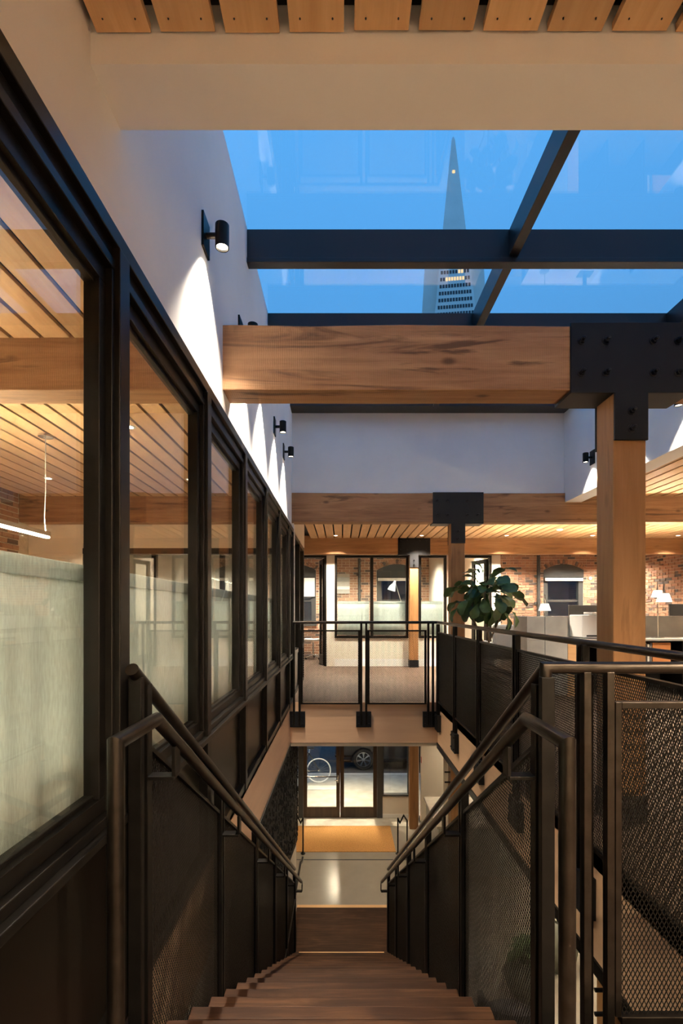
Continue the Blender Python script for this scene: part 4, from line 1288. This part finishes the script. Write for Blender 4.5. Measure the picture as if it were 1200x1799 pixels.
# ================================================================== OFFICE THINGS
t = thing('storage_credenza', (2.94, 6.9, 0), 'grey board-fronted cabinet end behind the right railing', 'cabinet')
for a, b in ((2.645, 2.90), (2.905, 3.225)):
    for c, d in ((0.02, 0.795), (0.80, 1.14)):
        B(a, b, 6.90, 6.925, c, d).build('panel', 'greyboard', t, bevel=0.002)
B(2.65, 3.22, 6.925, 7.45, 0.0, 1.135).build('body', 'greyboard', t)
t = thing('office_counter', (4.4, 7.15, 0), 'grey office counter with open shelves right of the cabinet', 'counter')
B(3.23, 5.9, 7.40, 7.45, 0.0, 1.14).build('back_panel', 'greyboard', t, bevel=0.002)
B(3.23, 5.9, 6.88, 7.40, 0.79, 0.82).build('worktop', 'greyboard', t, bevel=0.003)
B(3.23, 3.38, 6.90, 7.40, 0.0, 0.79).build('end_panel', 'oak_light', t)
for x in (3.78, 4.30, 4.86, 5.87): B(x, x + 0.025, 6.90, 7.40, 0.0, 0.79).build('divider', 'steel', t)
B(3.38, 5.87, 6.905, 7.40, 0.44, 0.46).build('shelf', 'steel', t)
B(3.38, 5.87, 7.38, 7.40, 0.0, 0.79).build('lining', 'darkfabric', t)
t = thing('printer', (3.67, 7.15, 0.82), 'white office printer on the counter left of the near column', 'printer')
B(3.46, 3.95, 6.95, 7.35, 0.83, 1.16).build('body', 'whiteplastic', t, bevel=0.012)
B(3.60, 3.94, 6.945, 7.20, 1.165, 1.20).build('lid', 'whiteplastic', t, bevel=0.006)
B(3.74, 3.92, 6.94, 6.955, 1.08, 1.14).build('control_panel', 'blackplastic', t)
B(3.52, 3.70, 6.94, 6.955, 0.85, 0.87).build('paper_slot', 'blackplastic', t)
def table_lamp(x, y, z, h, label, sr=0.105, sh=0.125, arm=0.0):
    t = thing('table_lamp', (x, y, z), label, 'lamp', 'white-shaded desk lamps')
    MB().lathe((x, y, z), [(0.085, 0.0), (0.085, 0.012), (0.015, 0.02)], 20).build('base', 'chrome', t)
    MB().tube([(x, y, z + 0.015), (x, y, z + h + sh * 0.4)], 0.006, 8).build('stem', 'chrome', t)
    cx = x + arm
    if arm: MB().tube([(x, y, z + h + sh * 0.4), (cx, y, z + h + sh + 0.03)], 0.005, 8).build('arm', 'chrome', t)
    MB().lathe((cx, y, z + h), [(sr, 0.0), (sr * 0.62, sh), (sr * 0.6, sh), (sr * 0.97, 0.0)], 24).build('shade', 'shade', t, smooth=True)
    pl = bpy.data.lights.new('lamp_bulb', 'POINT'); pl.energy = 60 * LP; pl.color = WARM; pl.shadow_soft_size = 0.03
    po = bpy.data.objects.new('lamp_bulb', pl); C.objects.link(po); po.parent = t; po.location = Vector((cx, y, z + h + sh * 0.5)) - WL[t.name]
    MB().tube([(cx, y, z + h + sh), (cx, y, z + h + sh + 0.16)], [0.02, 0.006], 10).build('finial', 'chrome', t)
table_lamp(4.67, 7.14, 0.82, 0.53, 'white-shaded desk lamp standing on the counter at the right edge', arm=0.09)
table_lamp(3.57, 8.5, 0.74, 0.48, 'white-shaded desk lamp showing above the grey cabinet')
table_lamp(5.62, 8.6, 0.74, 0.72, 'white-shaded desk lamp farther back, behind the counter lamp')
def monitor(x0, x1, y, z0, z1, label, zt):
    t = thing('monitor', ((x0 + x1) / 2, y, zt), label, 'monitor', 'black monitors')
    B(x0, x1, y, y + 0.035, z0, z1).build('screen', 'blackplastic', t, bevel=0.004)
    c = (x0 + x1) / 2
    B(c - 0.03, c + 0.03, y + 0.035, y + 0.06, zt + 0.01, z0 + 0.12).build('neck', 'steel', t)
    B(c - 0.12, c + 0.12, y - 0.05, y + 0.12, zt, zt + 0.012).build('foot', 'steel', t)
monitor(4.02, 4.62, 8.55, 1.0, 1.32, 'dark monitor behind the printer', 0.74)
monitor(5.80, 6.40, 8.55, 1.0, 1.34, 'dark monitor right of the desk lamps at the right edge', 0.74)
t = thing('desk', (5.0, 8.7, 0), 'long pale desk behind the grey counter', 'desk')
B(3.3, 6.7, 8.35, 9.05, 0.71, 0.74).build('top', 'whiteplastic', t, bevel=0.003)
for x in (3.35, 6.60):
    for y in (8.40, 8.95): B(x, x + 0.05, y, y + 0.05, 0, 0.71).build('leg', 'steel', t)
# books in the counter shelf
def book(x0, x1, y0, h, col, label, rough=0.6):
    t = thing('book', ((x0 + x1) / 2, y0, 0.46), label, 'book', 'books in the counter shelf')
    m = plain('book_cover_%d' % int(x0 * 100), col, rough)
    B(x0, x1, y0, y0 + 0.20, 0.46, 0.46 + h).build('cover', m, t, bevel=0.002)
    B(x0 + 0.004, x1 - 0.004, y0 + 0.006, y0 + 0.197, 0.46 + h, 0.46 + h + 0.003).build('pages', 'whiteplastic', t)
book(4.36, 4.39, 6.95, 0.29, (0.03, 0.03, 0.03), 'slim black book, leftmost in the counter shelf')
book(4.395, 4.425, 6.95, 0.28, (0.60, 0.60, 0.56), 'slim white book between the black and orange books')
book(4.43, 4.46, 6.95, 0.30, (0.12, 0.12, 0.12), 'slim charcoal book beside the orange one')
book(4.47, 4.73, 6.95, 0.30, (0.55, 0.22, 0.07), 'large orange book facing out of the counter shelf')
book(4.885, 5.06, 6.95, 0.25, (0.20, 0.15, 0.11), 'brown book at the right edge of the shelf')
# sofa behind the fig
t = thing('armchair', (3.2, 9.5, 0), 'charcoal upholstered armchair behind the right railing', 'chair')
B(2.90, 3.50, 9.20, 9.34, 0.35, 0.955).build('backrest', 'darkfabric', t, bevel=0.04)
B(2.95, 3.45, 9.35, 9.90, 0.28, 0.45).build('seat', 'darkfabric', t, bevel=0.04)
for x in (2.84, 3.47): B(x, x + 0.09, 9.22, 9.90, 0.25, 0.62).build('armrest', 'darkfabric', t, bevel=0.03)
for x in (2.90, 3.46):
    for y in (9.24, 9.84): MB().tube([(x, y, 0), (x, y, 0.3)], 0.015, 8).build('leg', 'chrome', t)
# wall things on the brick
t = thing('conduit_pipe', (0.50, 13.55, 1.0), 'slate-grey vertical pipe on the brick in the far office', 'pipe')
MB().tube([(0.50, 13.55, 0.0), (0.50, 13.55, 2.84)], 0.038, 12).build('pipe', 'greypaint', t, smooth=True)
for z, s in ((2.2, -1), (1.75, 1)): B(0.50 - 0.03 + s * 0.05, 0.50 + 0.03 + s * 0.05, 13.53, 13.59, z, z + 0.06).build('junction_box', 'greypaint', t)
t = thing('conduit_pipe', (5.52, 13.55, 1.0), 'slate-grey vertical pipe left of the arched window on the right', 'pipe')
MB().tube([(5.52, 13.55, 0.0), (5.52, 13.55, 2.84)], 0.045, 12).build('pipe', 'greypaint', t, smooth=True)
for z in (2.15, 1.4): B(5.42, 5.47, 13.54, 13.59, z, z + 0.07).build('clamp', 'greypaint', t)
o = MB().lathe((6.98, 13.585, 2.13), [(0.05, 0.0), (0.05, -0.02), (0.02, -0.035)], 18, 'Y').build('wall_sensor', 'whiteplastic', smooth=True)
tag(o, 'small white round sensor on the brick right of the arched window', 'sensor')
t = thing('wall_sign', (0.06, 13.57, 1.75), 'grey and white striped board on the brick in the far office', 'picture')
z = 1.70
for c, h in (('greyboard', 0.12), ('whiteplastic', 0.09), ('pale_concrete', 0.13), ('greyboard', 0.13), ('pale_concrete', 0.1)):
    B(-0.12, 0.23, 13.565, 13.585, z, z + h - 0.004).build('stripe', c, t); z += h
# desk and lamp in the far office
t = thing('desk', (0.9, 11.5, 0), 'white desk inside the far office, below the task lamp', 'desk')
B(0.1, 1.9, 11.2, 11.9, 0.71, 0.74).build('top', 'whiteplastic', t, bevel=0.003)
for x in (0.14, 1.82):
    for y in (11.24, 11.82): B(x, x + 0.04, y, y + 0.04, 0, 0.71).build('leg', 'steel', t)
t = thing('task_lamp', (1.45, 11.4, 0.74), 'white articulated task lamp behind the middle office pane', 'lamp')
MB().lathe((1.45, 11.4, 0.74), [(0.09, 0), (0.09, 0.015), (0.02, 0.025)], 18).build('base', 'whiteplastic', t)
MB().tube([(1.45, 11.4, 0.76), (1.44, 11.4, 1.20), (1.40, 11.4, 1.45)], 0.009, 8).build('lower_arm', 'whiteplastic', t)
MB().tube([(1.40, 11.4, 1.45), (1.24, 11.4, 1.98)], 0.008, 8).build('upper_arm', 'whiteplastic', t)
mb = MB(); mb.tube([(1.265, 11.4, 1.93), (1.24, 11.4, 1.86), (1.20, 11.4, 1.78), (1.175, 11.4, 1.70)], [0.022, 0.035, 0.075, 0.095], 18)
mb.build('shade', 'shade', t, smooth=True)
# white shell chair seen through the office door
t = thing('shell_chair', (-0.72, 12.3, 0), 'white shell chair on chrome legs inside the open office door', 'chair')
mb = MB(); n = 10
prof = [(-0.24, 0.43), (-0.20, 0.455), (0.0, 0.44), (0.16, 0.45), (0.23, 0.50), (0.26, 0.60), (0.29, 0.72), (0.31, 0.83)]
for j in range(n + 1):
    s_ = -1 + 2 * j / n
    for dx, z in prof:
        mb.v.append((-0.72 + dx, 12.3 + s_ * 0.24, z + 0.05 * s_ * s_))
k = len(prof)
for j in range(n):
    for i in range(k - 1):
        a = j * k + i; mb.f.append((a, a + 1, a + k + 1, a + k))
o = mb.build('shell', 'whiteplastic', t, smooth=True); sd = o.modifiers.new('thick', 'SOLIDIFY'); sd.thickness = 0.012
MB().tube([(-0.72, 12.3, 0.10), (-0.72, 12.3, 0.43)], 0.022, 10).build('column', 'chrome', t)
for a in range(5):
    q = a * 2 * PI / 5 + 0.3
    MB().tube([(-0.72, 12.3, 0.11), (-0.72 + 0.28 * math.cos(q), 12.3 + 0.28 * math.sin(q), 0.05)], 0.012, 8).build('leg', 'chrome', t)
    MB().lathe((-0.72 + 0.28 * math.cos(q), 12.3 + 0.28 * math.sin(q) - 0.012, 0.028), [(0.028, 0), (0.028, 0.024)], 12, 'Y').build('castor', 'blackplastic', t)

# ================================================================== STREET THINGS
def wheel(mb_t, mb_r, c, R, r, axis_y0):
    pass
ZS = ZL - 0.24
car = thing('parked_car', (1.7, 15.8, ZS), 'black parked car beyond the entrance doors', 'car')
# body shell: loft of side profile stations across width
x0c = -0.18
side_low = [(0.02, 0.32), (0.0, 0.55), (0.03, 0.80), (0.10, 1.00), (0.25, 1.05), (4.3, 1.0), (4.45, 0.85), (4.5, 0.55), (4.45, 0.30), (4.2, 0.22)]
def arch(cx, R): return [(cx + R * math.cos(a), 0.33 + R * math.sin(a)) for a in [PI * i / 10 for i in range(11)]]
bottom = [(4.2, 0.22)] + [(3.55 + 0.37 * math.cos(PI * i / 10), 0.24 + 0.42 * math.sin(PI * i / 10)) for i in range(11)] + \
         [(0.86 + 0.37 * math.cos(PI * i / 10), 0.24 + 0.42 * math.sin(PI * i / 10)) for i in range(11)] + [(0.2, 0.24)]
poly = side_low[:-1] + bottom
MB().prism([(x0c + a, ZS + b) for a, b in poly], 'Y', 14.95, 16.65).build('body', 'carpaint', car, bevel=0.05)
cab = [(0.12, 1.02), (0.35, 1.42), (0.9, 1.55), (2.3, 1.53), (3.2, 1.02)]
MB().prism([(x0c + a, ZS + b) for a, b in cab], 'Y', 15.07, 16.53).build('cabin', 'carpaint', car, bevel=0.06)
MB().prism([(x0c + a, ZS + b) for a, b in [(0.5, 1.08), (0.62, 1.38), (1.45, 1.46), (1.45, 1.08)]], 'Y', 15.055, 15.075).build('side_window', 'towerglass', car)
MB().prism([(x0c + a, ZS + b) for a, b in [(1.52, 1.08), (1.52, 1.46), (2.2, 1.44), (2.85, 1.08)]], 'Y', 15.055, 15.075).build('side_window', 'towerglass', car)
MB().prism([(x0c + a, ZS + b) for a, b in [(0.06, 0.78), (0.08, 0.98), (0.50, 0.96), (0.34, 0.88), (0.22, 0.76)]], 'Y', 14.935, 14.97).build('tail_lamp', 'redlit', car)
B(x0c - 0.02, x0c + 0.5, 14.93, 16.67, ZS + 0.42, ZS + 0.48).build('bumper_trim', 'steel', car, bevel=0.01)
for xx in (1.62, 2.55): B(x0c + xx, x0c + xx + 0.18, 14.925, 14.95, ZS + 0.82, ZS + 0.85).build('door_handle', 'chrome', car)
for cx in (0.86, 3.55):
    for cy, sg in ((14.98, 1), (16.62, -1)):
        c = (x0c + cx, cy, ZS + 0.335)
        ty = MB().lathe(c, [(0.225, 0.0), (0.30, -0.02 * sg), (0.335, 0.02 * sg), (0.335, 0.19 * sg), (0.225, 0.2 * sg)], 32, 'Y').build('tyre', 'rubber', car, smooth=True)
        mb = MB()
        pts = [(c[0] + 0.215 * math.cos(2 * PI * i / 32), cy - 0.012 * sg, c[2] + 0.215 * math.sin(2 * PI * i / 32)) for i in range(32)]
        mb.tube(pts, 0.014, 6, closed=True)
        for i in range(7):
            a = PI / 2 + 2 * PI * i / 7
            for da in (-0.09, 0.09):
                mb.bar((c[0] + 0.04 * math.cos(a), cy - 0.012 * sg, c[2] + 0.04 * math.sin(a)), (c[0] + 0.21 * math.cos(a + da), cy - 0.016 * sg, c[2] + 0.21 * math.sin(a + da)), 0.022, 0.016, (0, 1, 0))
        mb.lathe((c[0], cy - 0.012 * sg, c[2]), [(0.05, 0.01), (0.05, -0.012)], 16, 'Y')
        mb.build('rim', 'chrome', ty)
bk = thing('bicycle', (-1.15, 13.4, ZL - 0.05), 'bicycle with white tyres parked outside the left entrance door', 'bicycle')
zb_ = ZL - 0.055 + 0.335
for cx in (-0.63, -1.66):
    pts = [(cx + 0.325 * math.cos(2 * PI * i / 40), 13.4, zb_ + 0.325 * math.sin(2 * PI * i / 40)) for i in range(40)]
    ty = MB().tube(pts, 0.017, 8, closed=True).build('tyre', 'whiteplastic', bk, smooth=True)
    mb = MB()
    for i in range(20):
        a = 2 * PI * i / 20
        mb.tube([(cx, 13.4, zb_), (cx + 0.31 * math.cos(a), 13.4, zb_ + 0.31 * math.sin(a))], 0.0015, 4)
    mb.lathe((cx, 13.37, zb_), [(0.02, 0), (0.02, 0.06)], 10, 'Y')
    mb.build('spokes', 'chrome', ty)
P = {'rear': (-0.63, zb_), 'bb': (-1.06, zb_ - 0.05), 'seat': (-0.90, zb_ + 0.48), 'head': (-1.48, zb_ + 0.50), 'front': (-1.66, zb_)}
for a, b in (('rear', 'bb'), ('rear', 'seat'), ('bb', 'seat'), ('bb', 'head'), ('seat', 'head'), ('head', 'front')):
    MB().tube([(P[a][0], 13.4, P[a][1]), (P[b][0], 13.4, P[b][1])], 0.016, 8).build('frame_tube', 'blackplastic', bk)
MB().box(-1.0, -0.76, 13.34, 13.46, zb_ + 0.60, zb_ + 0.65).build('saddle', 'blackplastic', bk, bevel=0.02)
MB().tube([(-0.90, 13.4, zb_ + 0.48), (-0.88, 13.4, zb_ + 0.61)], 0.013, 8).build('seat_post', 'chrome', bk)
MB().tube([(-1.48, 13.4, zb_ + 0.50), (-1.46, 13.4, zb_ + 0.62)], 0.013, 8).build('stem', 'chrome', bk)
MB().tube([(-1.50, 13.12, zb_ + 0.64), (-1.46, 13.25, zb_ + 0.62), (-1.46, 13.55, zb_ + 0.62), (-1.50, 13.68, zb_ + 0.64)], 0.012, 8).build('handlebar', 'chrome', bk)
mb = MB(); mb.tube([(-1.06, 13.32, zb_ - 0.05), (-1.06, 13.48, zb_ - 0.05)], 0.012, 8)
mb.bar((-1.06, 13.34, zb_ - 0.05), (-0.92, 13.34, zb_ + 0.03), 0.02, 0.012); mb.box(-0.97, -0.87, 13.25, 13.33, zb_ + 0.02, zb_ + 0.045)
mb.build('crank', 'chrome', bk)
mb = MB(); mb.box(-0.9, -0.1, 12.80, 13.1, ZL - 0.05, ZL - 0.03)
o = mb.build('utility_cover', 'pale_concrete', origin=(-0.5, 12.95, ZL)); tag(o, 'pale rectangular utility cover set in the sidewalk', 'cover')

# ================================================================== TOWER BEYOND THE SKYLIGHT
TX, TY, TOP = 62.3, 250.0, 265.5
tw = thing('pyramid_tower', (TX, TY + 20, ZL), 'tall slender pyramid tower seen through the skylight', 'tower')
tw.rotation_euler = (0, 0, 0)
rot = math.radians(-7)
R0 = Matrix.Rotation(rot, 3, 'Z')
K = 0.0965                                   # half width per metre below the tip
def hw(z): return 0.7 + K * (TOP - z)
def tp(x, y, z):
    v = R0 @ Vector((x, y, 0)); return (TX + v.x, TY + 20 + v.y, z)
mb = MB()
zs = [-5, 60, 120, 170, 195, 225, 263, 265.5]
for z in zs:
    h = hw(z) if z < 265 else 0.25
    mb.v += [tp(-h, -h, z), tp(h, -h, z), tp(h, h, z), tp(-h, h, z)]
for i in range(len(zs) - 1):
    for k in range(4):
        a = i * 4 + k; b = i * 4 + (k + 1) % 4
        mb.f.append((a, b, b + 4, a + 4))
mb.f.append((3, 2, 1, 0)); mb.f.append(tuple(len(mb.v) - 4 + k for k in range(4)))
mb.build('shaft', 'tower', tw)
for s in (-1, 1):
    mb = MB()
    xo = 15.1
    pts = []
    for z in (-5, 204):
        hi = hw(z) * 0.5
        xi = s * (hi * 0.9)
        x_o = s * xo if hw(z) < xo else s * (hw(z) + 0.3)
        a, b = sorted((xi, x_o))
        mb.v += [tp(a, -4.2, z), tp(b, -4.2, z), tp(b, 4.2, z), tp(a, 4.2, z)]
    mb.f += [(3, 2, 1, 0), (4, 5, 6, 7), (0, 1, 5, 4), (1, 2, 6, 5), (2, 3, 7, 6), (3, 0, 4, 7)]
    mb.build('side_fin', 'towerside', tw)
rnd = random.Random(2)
for r in range(26):
    zc = 188.5 - r * 4.0
    h = hw(zc)
    n = max(8, int(h * 2 / 1.55)); pw = 2 * h * 0.90 / n
    mbd = MB(); mbl = MB()
    for i in range(n):
        x = -h * 0.90 + pw * (i + 0.5)
        lit = (r == 2 and 2 <= i <= n - 3) or (r == 1 and i in (n - 3, n - 4)) or rnd.random() < 0.02
        m_ = mbl if lit else mbd
        y1 = -hw(zc + 1.0) - 0.0; y0 = -hw(zc - 1.0)
        w2 = pw * 0.36
        q = len(m_.v)
        for (xx, yy, zz) in ((x - w2, y0 - 0.12, zc - 1.0), (x + w2, y0 - 0.12, zc - 1.0), (x + w2, y1 - 0.12, zc + 1.0), (x - w2, y1 - 0.12, zc + 1.0),
                             (x - w2, y0 + 0.3, zc - 1.0), (x + w2, y0 + 0.3, zc - 1.0), (x + w2, y1 + 0.3, zc + 1.0), (x - w2, y1 + 0.3, zc + 1.0)):
            m_.v.append(tp(xx, yy, zz))
        m_.f += [tuple(q + k for k in f_) for f_ in ((0, 1, 2, 3), (7, 6, 5, 4), (0, 4, 5, 1), (1, 5, 6, 2), (2, 6, 7, 3), (3, 7, 4, 0))]
    if mbd.v: mbd.build('window_row', 'towerglass', tw)
    if mbl.v: mbl.build('lit_windows', 'towerlit', tw)
mb = MB(); p = tp(0, -hw(243.5) - 0.15, 243.5)
mb.box(p[0] - 0.7, p[0] + 0.7, p[1] - 0.1, p[1] + 0.5, 242.8, 244.4)
mb.build('beacon', 'towerlit', tw)
